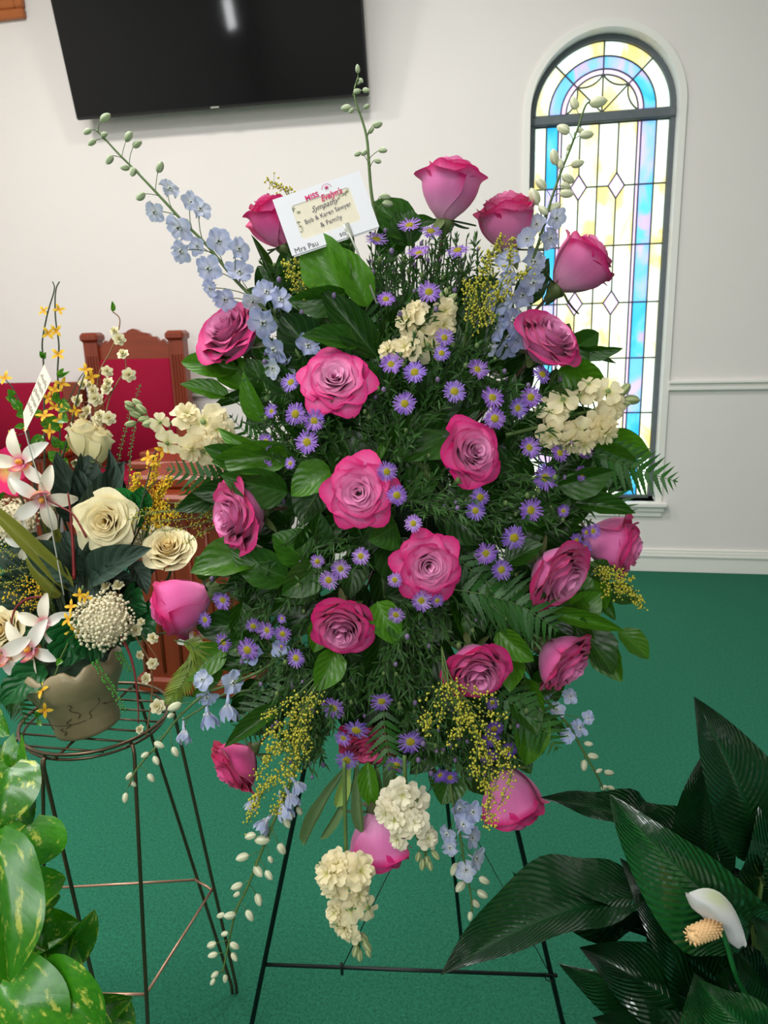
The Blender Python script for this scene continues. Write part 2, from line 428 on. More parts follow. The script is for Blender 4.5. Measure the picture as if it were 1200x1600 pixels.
rows = [gz1] + [at_y(946, r, GY).z for r in rowpx] + [gz0]
cg = ['y', 'b', 'p', 'y', 'y', 'y', 'y', 'p', 'b', 'y']
dia = {(4, 1), (6, 1), (4, 3), (6, 3)}
dh, dw = .062, .041
for r in range(len(rows) - 1):
    zt, zb = rows[r], rows[r + 1]
    for k in range(10):
        xa, xb = gx(cols[k]), gx(cols[k + 1]); g = cg[k]
        if g == 'b' and (r + (k > 5)) % 2: g = 'v'
        pts = [(xa, zt)]
        pts += [(xb, zt)] if (k + 1, r) not in dia else [(xb - dw, zt), (xb, zt - dh)]
        pts += [(xb, zb)] if (k + 1, r + 1) not in dia else [(xb, zb + dh), (xb - dw, zb)]
        pts += [(xa, zb)] if (k, r + 1) not in dia else [(xa + dw, zb), (xa, zb + dh)]
        if (k, r) in dia: pts = [(xa, zt - dh), (xa + dw, zt)] + pts[1:]
        pane(pts, g)
for k, r in dia:
    x, z = gx(cols[k]), rows[r]; pane([(x, z + dh), (x + dw, z), (x, z - dh), (x - dw, z)], 'p')
az = barz + .026; aR = (gx1 - gx0) / 2; aH = wspring + gR - FR - az     # arch glazing
def ap(f, deg):
    a = R(deg); return (wcx + aR * f * math.cos(a), az + aH * f * math.sin(a))
degs = [0, 45, 90, 135, 180]
for q in range(4):
    d0, d1 = degs[q], degs[q + 1]; st = [d0 + (d1 - d0) * i / 7 for i in range(8)]
    for fo, fi, g in ((1.0, .79, 'y'), (.79, .61, 'b' if q in (0, 2) else 'v'), (.61, .53, 'p')):
        pane([ap(fo, d) for d in st] + [ap(fi, d) for d in reversed(st)], g)
    A, B = ap(.53, d0), ap(.53, d1); mid = ap(.36, (d0 + d1) / 2)
    scal = [tuple(A[i] * (1 - t) ** 2 + mid[i] * 2 * t * (1 - t) + B[i] * t * t for i in (0, 1)) for t in [j / 6 for j in range(7)]]
    pane([ap(.53, d) for d in st] + scal[::-1][1:-1], 'y')
    pane([ap(0, 0)] + scal, 'y')
obj('lead_came', cames.mesh('lead_came', M['lead'], True), win)['kind'] = 'stuff'
# opening casing line, chair rail, baseboard
def profile_strip(name, x0, x1, prof, mat):
    b = MB()
    for (y0_, z0, z1) in prof: b.box((x0, Y1 - y0_, z0), (x1, Y1 + .005, z1), bev=.003)
    return struct(name, b.mesh(name, mat, False))
rz1 = at_y(1120, 594, Y1).z; rz0 = at_y(1120, 609, Y1).z; dz = rz1 - rz0
railp = [(.026, rz1 - dz * .30, rz1), (.014, rz1 - dz * .62, rz1 - dz * .30), (.020, rz0, rz1 - dz * .62)]
profile_strip('trim_1', X0, wl - .002, railp, M['trim']); profile_strip('trim_2', wr + .002, X1, railp, M['trim'])
bz1 = at_y(1120, 859, Y1).z
profile_strip('baseboard_back', X0, X1, [(.016, 0, bz1 * .72), (.024, bz1 * .66, bz1 * .78), (.018, bz1 * .78, bz1 * .9), (.012, bz1 * .9, bz1)], M['trim'])
# dais under the pulpit chairs
dx1 = at_y(300, 800, Y1 - .6).x
b = MB(); b.box((X0, Y1 - 1.15, 0), (dx1 + .25, Y1 - .03, .16), bev=.01); struct('floor_dais', b.mesh('floor_dais', M['carpet'], False))

# ================================================================== television
def tv():
    yb = Y1 - .13
    BL = at_y(120, 188, yb); BR = at_y(576, 149, yb)
    w = (BR - BL).length; h = w * .565; tilt = R(13)
    T = thing('television', Matrix.Translation(BL) @ Matrix.Rotation(tilt, 4, 'X'), 'large black flat television tilted forward high on the white wall', 'television')
    b = MB(); b.box((0, 0, 0), (w, .035, h), bev=.006); b.box((w * .25, .03, h * .2), (w * .75, .06, h * .75), bev=.008)
    obj('housing', b.mesh('housing', M['bezel'], False), T)
    b = MB(); b.box((.008, -.0025, .014), (w - .008, .002, h - .008)); obj('screen', b.mesh('screen', M['screen'], False), T)
    b = MB(); b.box((w * .478, -.005, .003), (w * .506, 0, .010)); o = obj('badge', b.mesh('badge', M['plastic'], False), T); o['label'] = 'tiny silver badge'
    b = MB(); b.box((w * .4, .055, h * .45), (w * .6, .12, h * .62)); b.box((w * .3, .05, h * .3), (w * .33, .1, h * .7)); b.box((w * .67, .05, h * .3), (w * .7, .1, h * .7))
    obj('wall_bracket', b.mesh('wall_bracket', M['grey_metal'], False), T)
tv()
# wooden picture frame corner, upper left
def frame():
    yb = Y1 - .03; A = at_y(37, 27, yb)
    T = thing('picture_frame', Vector((A.x - .42, yb, A.z)), 'orange wooden framed panel at the top left corner of the wall', 'picture frame')
    b = MB()
    w, h, t = .42, .5, .05
    for lo, hi in (((0, 0, 0), (w, .03, t)), ((0, 0, h - t), (w, .03, h)), ((0, 0, t), (t, .03, h - t)), ((w - t, 0, t), (w, .03, h - t))): b.box(lo, hi, bev=.008)
    obj('moulding', b.mesh('moulding', M['oak'], False), T)
    b = MB(); b.box((t, .008, t), (w - t, .028, h - t), bev=.01); obj('panel', b.mesh('panel', M['oak'], False), T)
frame()

# ================================================================== pulpit chairs and table
def chair(name, cx, y0, w, ztop, label, ornate=True, rot=0.0):
    z0 = .16
    T = thing(name, Matrix.Translation((cx, y0, z0)) @ Matrix.Rotation(rot, 4, 'Z'), label, 'chair', None)
    h = ztop - z0; hw = w / 2; pw = w * .145
    seatz = .42
    for s in (-1, 1):
        b = MB(); xa = s * hw; xb = s * (hw - pw); lo, hi = min(xa, xb), max(xa, xb)
        b.box((lo, -.02, 0), (hi, .05, h - .02), bev=.006)
        if ornate: b.box((lo - .012, -.035, h - .055), (hi + .012, .06, h), bev=.016)
        for q in range(4):                         # flutes standing proud
            xx = lo + pw * (.2 + .2 * q); b.tube([(xx, -.023, h * .58), (xx, -.023, h - .13)], .0055, 6)
        obj('back_post', b.mesh('back_post', M['cherry'], False), T)
        b = MB(); b.box((lo - .004, -.46, seatz + .17), (hi + .004, -.02, seatz + .205), bev=.01); obj('armrest', b.mesh('armrest', M['cherry_h'], False), T)
        b = MB(); b.box((lo + .006, -.43, 0), (hi - .006, -.37, seatz + .17), bev=.006)
        for q in range(3): b.tube([(lo + pw * (.3 + .2 * q), -.433, seatz - .12), (lo + pw * (.3 + .2 * q), -.433, seatz + .14)], .006, 6)
        obj('front_leg', b.mesh('front_leg', M['cherry'], False), T)
    b = MB()                                      # crest rail with stepped outline
    iw = hw - pw
    if ornate:
        prof = [(-1, -.085), (-.82, -.045), (-.74, -.06), (-.62, -.03), (-.5, -.032), (-.42, -.012), (-.2, -.004), (-.12, .008), (0, .016), (.12, .008), (.2, -.004), (.42, -.012), (.5, -.032), (.62, -.03), (.74, -.06), (.82, -.045), (1, -.085)]
    else: prof = [(-1, -.02), (1, -.02)]
    pts = [(x * iw, 0, h + z) for x, z in prof] + [(iw, 0, h - .17 if ornate else h - .03), (-iw, 0, h - .17 if ornate else h - .03)]
    b.prism(pts[::-1], (0, .03, 0)); obj('crest_rail', b.mesh('crest_rail', M['cherry_h'], False), T)
    b = MB(); b.box((-iw, -.022, seatz + .07), (iw, .035, h - (.15 if ornate else .02)), bev=.014); obj('back_cushion', b.mesh('back_cushion', M['red_velvet'], True), T)
    b = MB(); b.box((-iw - .01, -.45, seatz - .03), (iw + .01, -.02, seatz + .07), bev=.025); obj('seat_cushion', b.mesh('seat_cushion', M['red_velvet'], True), T)
    b = MB(); b.box((-iw - .01, -.44, seatz - .12), (iw + .01, -.40, seatz - .03), bev=.006); obj('apron', b.mesh('apron', M['cherry_h'], False), T)
yc = Y1 - .22
a, c = at_y(130, 520, yc), at_y(286, 516, yc)
chair('pulpit_chair', (a.x + c.x) / 2, yc, c.x - a.x, (a.z + c.z) / 2, 'tall carved cherry wood chair with crimson back and scalloped crest')
a2, c2 = at_y(-62, 594, yc), at_y(126, 592, yc)
chair('pulpit_chair', (a2.x + c2.x) / 2, yc, (c2.x - a2.x), (a2.z + c2.z) / 2 + .0, 'lower cherry wood chair with straight crimson back at left edge', ornate=False)

def pedestal_table():
    yt = at_z(277, 1090, 0).y
    L = at_y(208, 1000, yt).x; Rr = at_y(372, 1000, yt).x
    zt = at_y(285, 780, yt - .1).z
    cx = (L + Rr) / 2; hw = (Rr - L) / 2
    T = thing('communion_table', Vector((cx, yt + .2, 0)), 'glossy cherry wood table with rounded top and fluted body behind the flowers', 'table')
    def rr(cx_, cy_, hx, hy, r, n=7):
        out = []
        for qx, qy, a0 in ((1, -1, -90), (1, 1, 0), (-1, 1, 90), (-1, -1, 180)):
            for i in range(n + 1):
                a = R(a0 + 90 * i / n); out.append((cx_ + qx * (hx - r) + r * math.cos(a), cy_ + qy * (hy - r) + r * math.sin(a)))
        return out
    def slab(hx, hy, z0, z1, r, name, mat, inset=.012):
        b = MB(); o = rr(0, 0, hx, hy, r); rings = [(z0, inset), (z0 + inset, 0), (z1 - inset, 0), (z1, inset)]
        k = len(o)
        for z, ins in rings:
            for x, y_ in rr(0, 0, hx - ins, hy - ins, r - ins): b.add((x, y_, z))
        for q in range(3):
            for i in range(k): b.face((q * k + i, q * k + (i + 1) % k, (q + 1) * k + (i + 1) % k, (q + 1) * k + i))
        b.face([3 * k + i for i in range(k)]); b.face(list(range(k))[::-1])
        return obj(name, b.mesh(name, mat, False), T)
    slab(hw, .17, 0.05, zt - .03, .03, 'body', M['cherry']); slab(hw + .02, .19, 0, .07, .03, 'plinth', M['cherry_h'])
    for i in range(6):
        x = -hw + .03 + (2 * hw - .06) * i / 5
        b = MB(); b.tube([(x, -.172, .09), (x, -.172, zt - .08)], .007, 6); obj('flute', b.mesh('flute', M['cherry'], True), T)
    slab(hw + .03, .25, zt - .04, zt, .13, 'tabletop', M['cherry_h'])
    slab(hw - .02, .15, zt, zt + .05, .03, 'upper_step', M['cherry_h'])
pedestal_table()
# long wooden side shelf before the chairs
a = at_y(172, 742, Y1 - 1.35); c = at_y(322, 742, Y1 - 1.35)
T = thing('side_table', Vector(((a.x + c.x) / 2, Y1 - 1.0, 0)), 'plain dark red wooden side table standing before the tall chair', 'table')
hw = (c.x - a.x) / 2; zt = at_y(230, 722, Y1 - 1.2).z
b = MB(); b.box((-hw, -.2, zt - .04), (hw, .2, zt), bev=.01); obj('tabletop', b.mesh('tabletop', M['cherry_h'], False), T)
for sx in (-1, 1):
    for sy in (-1, 1):
        b = MB(); b.box((sx * (hw - .04) - .022, sy * .15 - .022, 0), (sx * (hw - .04) + .022, sy * .15 + .022, zt - .035), bev=.004); obj('leg', b.mesh('leg', M['cherry'], False), T)
b = MB(); b.box((-hw + .03, -.16, zt - .14), (hw - .03, .16, zt - .035)); obj('apron', b.mesh('apron', M['cherry'], False), T)

# ================================================================== plant materials
M['rose'] = petal_mat('rose_petal', 0.6, 0.12, 0.06, 0.15)
M['silk'] = petal_mat('silk_petal', 0.75, 0.2, 0.04, 0.3)
M['floret'] = petal_mat('thin_petal', 0.6, 0.35, 0.07, 0.1)
M['ray'] = petal_mat('aster_ray', 0.6, 0.25, 0.03, 0.1)
M['disc'] = simple('yellow_disc', (205, 185, 40), 0.8, var=0.25, scale=900, bump=0.8)
M['stem'] = simple('green_stem', (78, 104, 46), 0.5, var=0.15, scale=40)
M['stem_dark'] = simple('dark_green_stem', (46, 62, 34), 0.5, var=0.2, scale=40)
M['stem_rose'] = simple('rose_stem', (84, 62, 46), 0.5, var=0.25, scale=30)
M['sepal'] = simple('sepal_green', (88, 104, 56), 0.55, var=0.2, scale=60)
M['bud'] = petal_mat('bud_skin', 0.5, 0.2, 0.05, 0.1)
M['salal'] = leaf_mat('salal_leaf', (26, 66, 12), (56, 104, 22), 0.36, 6, 2.6, bump=0.22, vw=0.05, trans=0.28)
M['needle'] = leaf_mat('narrow_leaf', (30, 68, 18), (62, 108, 36), 0.6, 2, 1, trans=0.3, bump=0.1)
M['fern'] = leaf_mat('fern_leaf', (28, 74, 20), (50, 104, 32), 0.42, 1, 0.5, bump=0.1)
M['stockleaf'] = leaf_mat('grey_green_leaf', (76, 108, 58), (104, 132, 80), 0.6, 1, 0, trans=0.25, bump=0.15)
M['lily'] = leaf_mat('peace_lily_leaf', (8, 42, 18), (18, 64, 26), 0.2, 26, 8.0, trans=0.10, bump=1.0, vw=0.3, vcol=(14, 54, 24), spec=0.8)
M['pothos'] = leaf_mat('pothos_leaf', (30, 104, 12), (74, 150, 22), 0.3, 6, 2.2, trans=0.28, bump=0.06, varieg=(196, 206, 84), spec=0.6, vcol=(60, 140, 36), vw=.06)
M['silkleaf'] = leaf_mat('dark_silk_leaf', (34, 58, 46), (60, 80, 66), 0.6, 7, 2.0, trans=0.1, bump=0.5)
M['ivy'] = leaf_mat('ivy_leaf', (14, 84, 36), (30, 116, 52), 0.35, 5, 2.0, trans=0.2, bump=0.5)
M['olive'] = leaf_mat('olive_blade', (110, 118, 40), (140, 142, 60), 0.45, 1, 0, trans=0.2, bump=0.1)
M['goldfrond'] = leaf_mat('golden_frond', (120, 116, 36), (164, 150, 66), 0.5, 1, 0, trans=0.3, bump=0.1)
M['yellow'] = petal_mat('yellow_bloom', 0.7, 0.2, 0.04, 0.1)
M['goldenrod'] = simple('goldenrod_yellow', (186, 178, 56), 0.8, var=0.2, scale=200)
M['goldenrod_silk'] = simple('goldenrod_orange_yellow', (240, 190, 40), 0.8, var=0.15, scale=200)
M['umbel'] = simple('umbel_cream', (222, 212, 180), 0.85, var=0.1, scale=200)
M['twig'] = simple('brown_twig', (140, 100, 62), 0.7, var=0.2, scale=60)
M['redstem'] = simple('burgundy_stem', (120, 22, 24), 0.5, var=0.2, scale=60)
def vase_mat():
    m, nt, b = new_mat('stoneware'); v = objco(nt); n1 = noise_n(nt, 14, 5, v); n2 = noise_n(nt, 160, 2, v)
    c = mixn(nt, n1.outputs[0], lin((118, 104, 74)), lin((168, 152, 118))); L_(nt, c, b.inputs['Base Color']); b.inputs['Roughness'].default_value = 0.42
    bp = N_(nt, 'ShaderNodeBump'); bp.inputs['Strength'].default_value = .25; bp.inputs['Distance'].default_value = .001; L_(nt, n2.outputs[0], bp.inputs['Height']); L_(nt, bp.outputs[0], b.inputs['Normal']); return m
M['vase'] = vase_mat(); M['vase_line'] = simple('brown_glaze_line', (82, 66, 44), 0.4, var=0.1)

# ================================================================== generators
def leaf_mesh(name, mat, shape='ovate', bend=0.5, fold=0.22, wave=0.05, seed=0, nu=6, nv=10, wf=3.0, twist=0.0):
    rnd = random.Random(seed); ph = rnd.uniform(0, 6)
    def hw(v):
        if shape == 'ovate': return 0.5 * (math.sin(math.pi * min(1, v) ** 0.82) ** 0.8) * (1 - 0.25 * v ** 3)
        if shape == 'lance': return 0.5 * math.sin(math.pi * v ** 0.8) ** 0.95 * (1 - .2 * v)
        if shape == 'blade': return 0.5 * min(1, v * 6 + .3) * (1 - v ** 2.5) ** .8
        if shape == 'strap': return 0.5 * min(1, v * 1.3 + .2) * (1 - v ** 7) ** .6
        if shape == 'heart': return 0.53 * math.sin(math.pi * min(1, v * .80 + .20)) ** .85 * min(1, (v + .02) * 9) ** .5
        if shape == 'round': return 0.5 * math.sin(math.pi * min(1, max(0, v)) ** 0.7) ** .55
        if shape == 'ivy': return 0.5 * (math.sin(math.pi * v ** .7) ** .7) * (0.72 + .28 * abs(math.cos(v * 3 * math.pi)))
        return .5
    b = MB()
    def fn(s, v):
        u = s * 2 - 1; h = hw(v); x = u * h; a = abs(u)
        yy = v; B = max(1e-3, bend)
        if shape == 'heart': yy = v - 0.17 * (a ** 1.5) * (1 - v) ** 4
        z0 = a * h * fold * 2 + wave * a * a * math.sin(v * wf * 2 * math.pi + ph + (1.3 if u > 0 else 0)) * min(1, v * 4) * (1 - v)
        th = B * yy
        y_ = math.sin(th) / B; z_ = -(1 - math.cos(th)) / B
        y_ += z0 * math.sin(th); z_ += z0 * math.cos(th)
        if twist:
            t = twist * v; x, z_ = x * math.cos(t) - z0 * math.sin(t), z_ + x * math.sin(t)
        return (x, y_, z_), (1, 1, 1), (u, v, 0)
    b.grid(nu, nv, fn)
    ye, ze = math.sin(bend) / max(1e-3, bend), -(1 - math.cos(bend)) / max(1e-3, bend)
    L = math.hypot(ye, ze); a = math.atan2(-ze, ye)
    b.xf(Matrix.Scale(1 / L, 4) @ Matrix.Rotation(a, 4, 'X'))
    return b.mesh(name, mat)
def place_leaf(me, base, tip, width, parent=None, roll=0.0, face=None, name='leaf', color=None, thick=None):
    y = tip - base; L = y.length; y = y / L
    f = face if face is not None else (CAM - base)
    z = (f - y * f.dot(y)); z = z.normalized() if z.length > 1e-6 else y.orthogonal()
    x = y.cross(z); S = Matrix.Diagonal((width, L, thick or (L * .7 + width * .3), 1))
    W = Matrix.Translation(base) @ Matrix((x, y, z)).transposed().to_4x4() @ Matrix.Rotation(roll, 4, 'Y') @ S
    if parent is not None: W = parent.matrix_basis.inverted() @ W
    return obj(name, me, parent, W, color)
def stem_part(parent, pts, r, mat, name='stem', seg=6, k=3):
    inv = parent.matrix_basis.inverted(); b = MB(); path = smooth_path(pts, k)
    n = len(path)
    rr = r if not hasattr(r, '__len__') else [r[0] + (r[1] - r[0]) * i / (n - 1) for i in range(n)]
    b.tube(path, rr, seg); b.xf(inv)
    return obj(name, b.mesh(name, mat), parent)

# depth of the spray: a dome, nearest in the middle
def tdep(px, py, off=0.0):
    rho2 = ((px - 630) / 340) ** 2 + ((py - 780) / 540) ** 2
    return 1.035 + 0.13 * min(1.6, rho2) + off
CORE_T = 1.24
def core_pt(px, py):                             # where a stem at this pixel enters the foam
    cx, cy = 625 + max(-70, min(70, (px - 625) * .25)), 790 + max(-120, min(120, (py - 790) * .25))
    return P(cx, cy, CORE_T)

# ---------------------------------------------------------------- roses
ROSE_N = 27
def rose_petals(variant, openness, seed, hgt=1.5):
    rnd = random.Random(seed); out = []
    ang = rnd.uniform(0, 6.28)
    for i in range(ROSE_N):
        t = i / (ROSE_N - 1)
        ang += 2.399 + rnd.uniform(-.18, .18)
        Rm = 0.05 + 0.84 * t ** 0.86
        if openness < .5: Rm = 0.05 + 0.66 * t ** .9
        H = hgt * (1.06 - (.17 + .20 * openness) * t ** 1.25 - (.12 * openness) * max(0, t - .7) * 3) + rnd.uniform(-.03, .03)
        W = 1.7 - 0.55 * t
        flare = openness * (0.03 + .28 * t ** 2.2); curl = (0.065 + .18 * t ** 1.6) * (0.5 + openness) * (.55 if openness < .5 and t > .5 else 1)
        ox, spir = rnd.uniform(-.05, .05), 0.10 + .03 * rnd.random()
        ph = rnd.uniform(0, 6); rag = rnd.uniform(.6, 1.3); lean = rnd.uniform(-.12, .12) * t
        deep = rnd.uniform(0, 1); b = MB(); nu, nv = (14, 12) if t > .3 else (12, 10)
        pinch = rnd.choice([0, 0.5, 1.0]) * t
        def fn(s, v):
            u = s * 2 - 1; a = abs(u)
            wp = (0.30 + 0.70 * math.sin(math.pi / 2 * min(1, v * 1.5)) ** .9)
            th = ang + u * W * wp + ox
            prof = math.sin(math.pi / 2 * min(1, v * 1.35)) ** 0.75
            r = Rm * (0.16 + .84 * prof) * (1 + spir * u * .6)
            if openness < .5: r *= 1 - .22 * max(0, v - .45) * (1 - t * .7)
            r += flare * max(0, v - .35) ** 1.3 * 1.6
            e = max(0, (v - .80) / .20)
            z = H * v * (1 - lean * u) - 0.13 * H * (a ** 2.6) * v * v
            cu = curl * (0.55 + .75 * math.sin(math.pi * a) ** 2 * rag + .15 * math.sin(5 * u + ph))
            r += cu * e * e; z -= cu * .55 * e * e
            z += .05 * t * e * math.exp(-(u * 4) ** 2) * (1 + pinch * 1.6)
            r += .022 * math.sin(7 * u + ph) * v * t * (1 + e)
            # natural colour: dusty mauve pink, magenta towards the rim and at the outer petals' tops; then painted heart shade and lip highlights
            body = lin((228, 126, 186)); pale = lin((244, 176, 214)); edge = lin((214, 20, 118)); inner = lin((222, 124, 184)); lip = lin((248, 176, 216))
            c = mixc(inner, mixc(body, pale, sm(0, .5, .6 - v) * .7), sm(.2, .7, t))
            k = sm(.84, 1.0, v) * (.38 + .72 * t) + sm(.7, 1.0, a) * sm(.4, .9, v) * (.2 + .6 * t) + t * t * deep * .6 * sm(.25, .8, v)
            c = mixc(lin((176, 34, 104)), c, .35 + .65 * sm(.45, .88, v) if t < .75 else 1)  # petal feet deepened: shade between the petals painted into the heart
            c = mixc(c, lip, sm(.80, .93, v) * (1 - t) * .8)  # pale highlight painted along the rims of the inner petals
            c = mixc(c, edge, min(1, k * (.25 + .75 * sm(.1, .75, t))))
            return (r * math.cos(th), r * math.sin(th), z), c, (u, v, t)
        b.grid(nu, nv, fn)
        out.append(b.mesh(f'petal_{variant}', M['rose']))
    return out
def rose_extra(open_):
    b = MB(); rnd = random.Random(3)
    prof = [(0.0, -.42), (.07, -.40), (.10, -.30), (.21, -.16), (.28, -.02), (.24, .06), (.0, .08)]
    b.grid(10, len(prof) - 1, lambda u, v: ((prof[round(v * (len(prof) - 1))][0] * math.cos(u * 6.283), prof[round(v * (len(prof) - 1))][0] * math.sin(u * 6.283), prof[round(v * (len(prof) - 1))][1]), (1, 1, 1), (0, 0, 0)), closed=True)
    cal = b.mesh('calyx', M['sepal']); seps = []
    for i in range(5):
        b = MB(); a = 2 * math.pi * i / 5; dr = rnd.uniform(.2, .9); L = rnd.uniform(.75, 1.05)
        def fn(s, v):
            u = s * 2 - 1; w = .13 * math.sin(math.pi * (v * .9 + .1)) ** .8
            r = .22 + L * v * .75; z = .02 - dr * v * .5 + .2 * v * v * math.sin(i * 2.1); tx = u * w
            return (r * math.cos(a) - tx * math.sin(a), r * math.sin(a) + tx * math.cos(a), z + .04 * abs(u)), (1, 1, 1), (u, v, 0)
        b.grid(2, 7, fn); seps.append(b.mesh('sepal', M['sepal']))
    return cal, seps
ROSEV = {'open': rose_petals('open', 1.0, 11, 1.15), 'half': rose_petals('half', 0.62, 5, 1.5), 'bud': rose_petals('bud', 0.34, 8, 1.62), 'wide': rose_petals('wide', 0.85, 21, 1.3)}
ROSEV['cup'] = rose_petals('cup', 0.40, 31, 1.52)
ROSER = {}
for _k, _v in ROSEV.items():
    _r = sorted(math.hypot(v.co.x, v.co.y) for me in _v for v in me.vertices); ROSER[_k] = _r[int(len(_r) * .985)]
CALYX, SEPALS = rose_extra(1)
def rose(px, py, dia, d, kind, label, tint=(1, 1, 1), roll=0.0, off=0.0, stem_to=None, core=None, group='pink roses of the standing spray', mats=None, sx=1.0, sz=1.0, stem_mat=None):
    t = tdep(px, py, off) if core is None else off
    s = dia * t / F / 2 / ROSER[kind]; kb = kind.replace('silk_', '')
    dirv = D3(*d); hc = {'open': .75, 'wide': .7, 'half': .72, 'bud': .76, 'cup': .74}[kb] * sz
    pos = P(px, py, t) - dirv * s * hc
    Mx = basis(pos, dirv, roll=roll, s=(s * sx, s * sx, s * sz))
    T = thing('rose', Mx, label, 'rose', None)
    for me in ROSEV[kind]: obj('petal', me, T, color=tint)
    obj('calyx', CALYX, T)
    for k, me in enumerate(SEPALS): obj('sepal', me, T)
    a = pos - dirv * s * .35; c = core or core_pt(px, py)
    mid = a - dirv * (c - a).length * .45
    stem_part(T, [a] + bez(a, mid, c, 5)[1:], .0026, stem_mat or M['stem_rose'])
    return T

# ---------------------------------------------------------------- asters
def aster_meshes(seed, nray=34, up=.12):
    rnd = random.Random(seed); b = MB()
    b.tube([(0, 0, -.06), (0, 0, 0.02)], [.18, .26], 10)
    for i in range(nray):
        a = 2 * math.pi * i / nray + rnd.uniform(-.06, .06); L = rnd.uniform(.80, 1.04); el = rnd.uniform(-.10, .22) + up; lay = rnd.choice((0, .03))
        w = rnd.uniform(.055, .075); cc = mixc(lin((136, 92, 194)), lin((178, 138, 214)), rnd.random())
        base = len(b.v); ca, sa = math.cos(a), math.sin(a)
        for v, ww in ((.2, .6), (.6, 1.0), (.92, .8), (1.0, .15)):
            r = L * v; z = lay + math.sin(el) * L * v - .10 * v * v * rnd.uniform(.4, 1.2)
            col = mixc(lin((206, 190, 232)), cc, sm(.15, .42, v))
            for u in (-1, 1): b.add((r * ca - u * w * ww * sa, r * sa + u * w * ww * ca, z + .01), col, (u, v, 0))
        for q in range(3): b.face((base + 2 * q, base + 2 * q + 1, base + 2 * q + 3, base + 2 * q + 2))
    rays = b.mesh('ray_florets', M['ray'])
    b = MB(); prof = [(.33, -.02), (.34, .06), (.26, .14), (.12, .175), (0, .18)]
    b.grid(12, 4, lambda u, v: (prof[round(v * 4)][0] * math.cos(u * 6.283), prof[round(v * 4)][0] * math.sin(u * 6.283), prof[round(v * 4)][1]), closed=True)
    for i in range(40):
        r = .33 * math.sqrt((i + .5) / 40); a = i * 2.399; z = .05 + .13 * math.cos(r / .36 * 1.4)
        b.tube([(r * math.cos(a), r * math.sin(a), z - .03), (r * math.cos(a), r * math.sin(a), z + .05)], [.03, .02], 4)
    disc = b.mesh('disc', M['disc'])
    b = MB(); prof = [(.05, -.42), (.2, -.3), (.27, -.12), (.3, .0)]
    b.grid(8, 3, lambda u, v: (prof[round(v * 3)][0] * math.cos(u * 6.283), prof[round(v * 3)][0] * math.sin(u * 6.283), prof[round(v * 3)][1]), closed=True)
    for i in range(10):
        a = i * .628; b.tube([(.2 * math.cos(a), .2 * math.sin(a), -.28), (.34 * math.cos(a), .34 * math.sin(a), -.06)], [.05, .02], 4)
    return rays, disc, b.mesh('calyx', M['sepal'])
AST = [aster_meshes(s, n, u) for s, n, u in ((1, 36, .1), (2, 32, .16), (3, 38, .0), (4, 30, .3))]
def aster(px, py, dia, d, label, k=0, tint=(1, 1, 1), off=-.012):
    t = tdep(px, py, off); s = dia * t / F / 2; dv = D3(*d)
    T = thing('aster', basis(P(px, py, t), dv, roll=px * .7, s=s), label, 'aster')
    m = AST[k % 4]
    obj('ray_florets', m[0], T, color=tint, kind='stuff'); obj('disc', m[1], T); obj('calyx', m[2], T)
    a = P(px, py, t) - dv * s * .4
    c = P(px + (625 - px) * .16, py + 30 + (790 - py) * .12, t + .13)
    stem_part(T, bez(a, a - dv * .035 - Vector((0, 0, .015)), c, 4), .0009, M['stem'], seg=5, k=1)
    return T

# ---------------------------------------------------------------- delphinium
def delph_floret(seed, open_=1.0):
    rnd = random.Random(seed); b = MB()
    for i in range(5):
        a = 2 * math.pi * i / 5 + rnd.uniform(-.1, .1); L = rnd.uniform(.88, 1.08); W = .44 * rnd.uniform(.85, 1.1); ph = rnd.uniform(0, 6)
        ca, sa = math.cos(a), math.sin(a); zoff = (i % 2) * .04
        def fn(s, v):
            u = s * 2 - 1; w = W * (.22 + .78 * math.sin(math.pi * min(.82, v * .8)) ** .8) * (1 - .55 * max(0, v - .75) / .25)
            el = (1.25 - .85 * open_) ; r = L * v * math.cos(el) + .05; z = L * v * math.sin(el) * 1.0 - open_ * .35 * v * v + .12 * math.sin(3.6 * u + ph) * v + .16 * u * u * v - .1 * math.exp(-(u * 3) ** 2) * v + zoff
            tx = u * w
            tipc = lin((186, 194, 226)); pale = lin((214, 216, 232))
            c = mixc(pale, tipc, sm(.15, .8, v)); c = mixc(c, lin((196, 212, 180)), sm(.9, 1, v) * (1 - abs(u)) * .8)
            return (r * ca - tx * sa, r * sa + tx * ca, z), c, (u, v, 0)
        b.grid(6, 6, fn)
    fl = b.mesh('floret', M['floret'])
    b = MB()
    for i in range(4):
        a = math.pi / 2 * i + .4
        b.ball((.13 * math.cos(a), .13 * math.sin(a), .12), .12, 6, 4, (1, .55, 1), lin((222, 226, 214)), M=Matrix.Rotation(a, 3, 'Z'))
    for i in range(4):
        a = i * 1.57; b.ball((.05 * math.cos(a), .05 * math.sin(a), .20), .045, 5, 3, (1, 1, 1), lin((70, 74, 44)))
    eye = b.mesh('floret_eye', M['bud'])
    b = MB(); b.tube([(0, 0, .1), (.0, -.1, -.25), (0, -.2, -.75), (0, -.3, -.95)], [.16, .13, .06, .02], 6, c=lin((196, 206, 226))); sp = b.mesh('spur', M['bud'])
    return fl, eye, sp
DEL = [delph_floret(1, 1.0), delph_floret(2, .8), delph_floret(3, .25)]
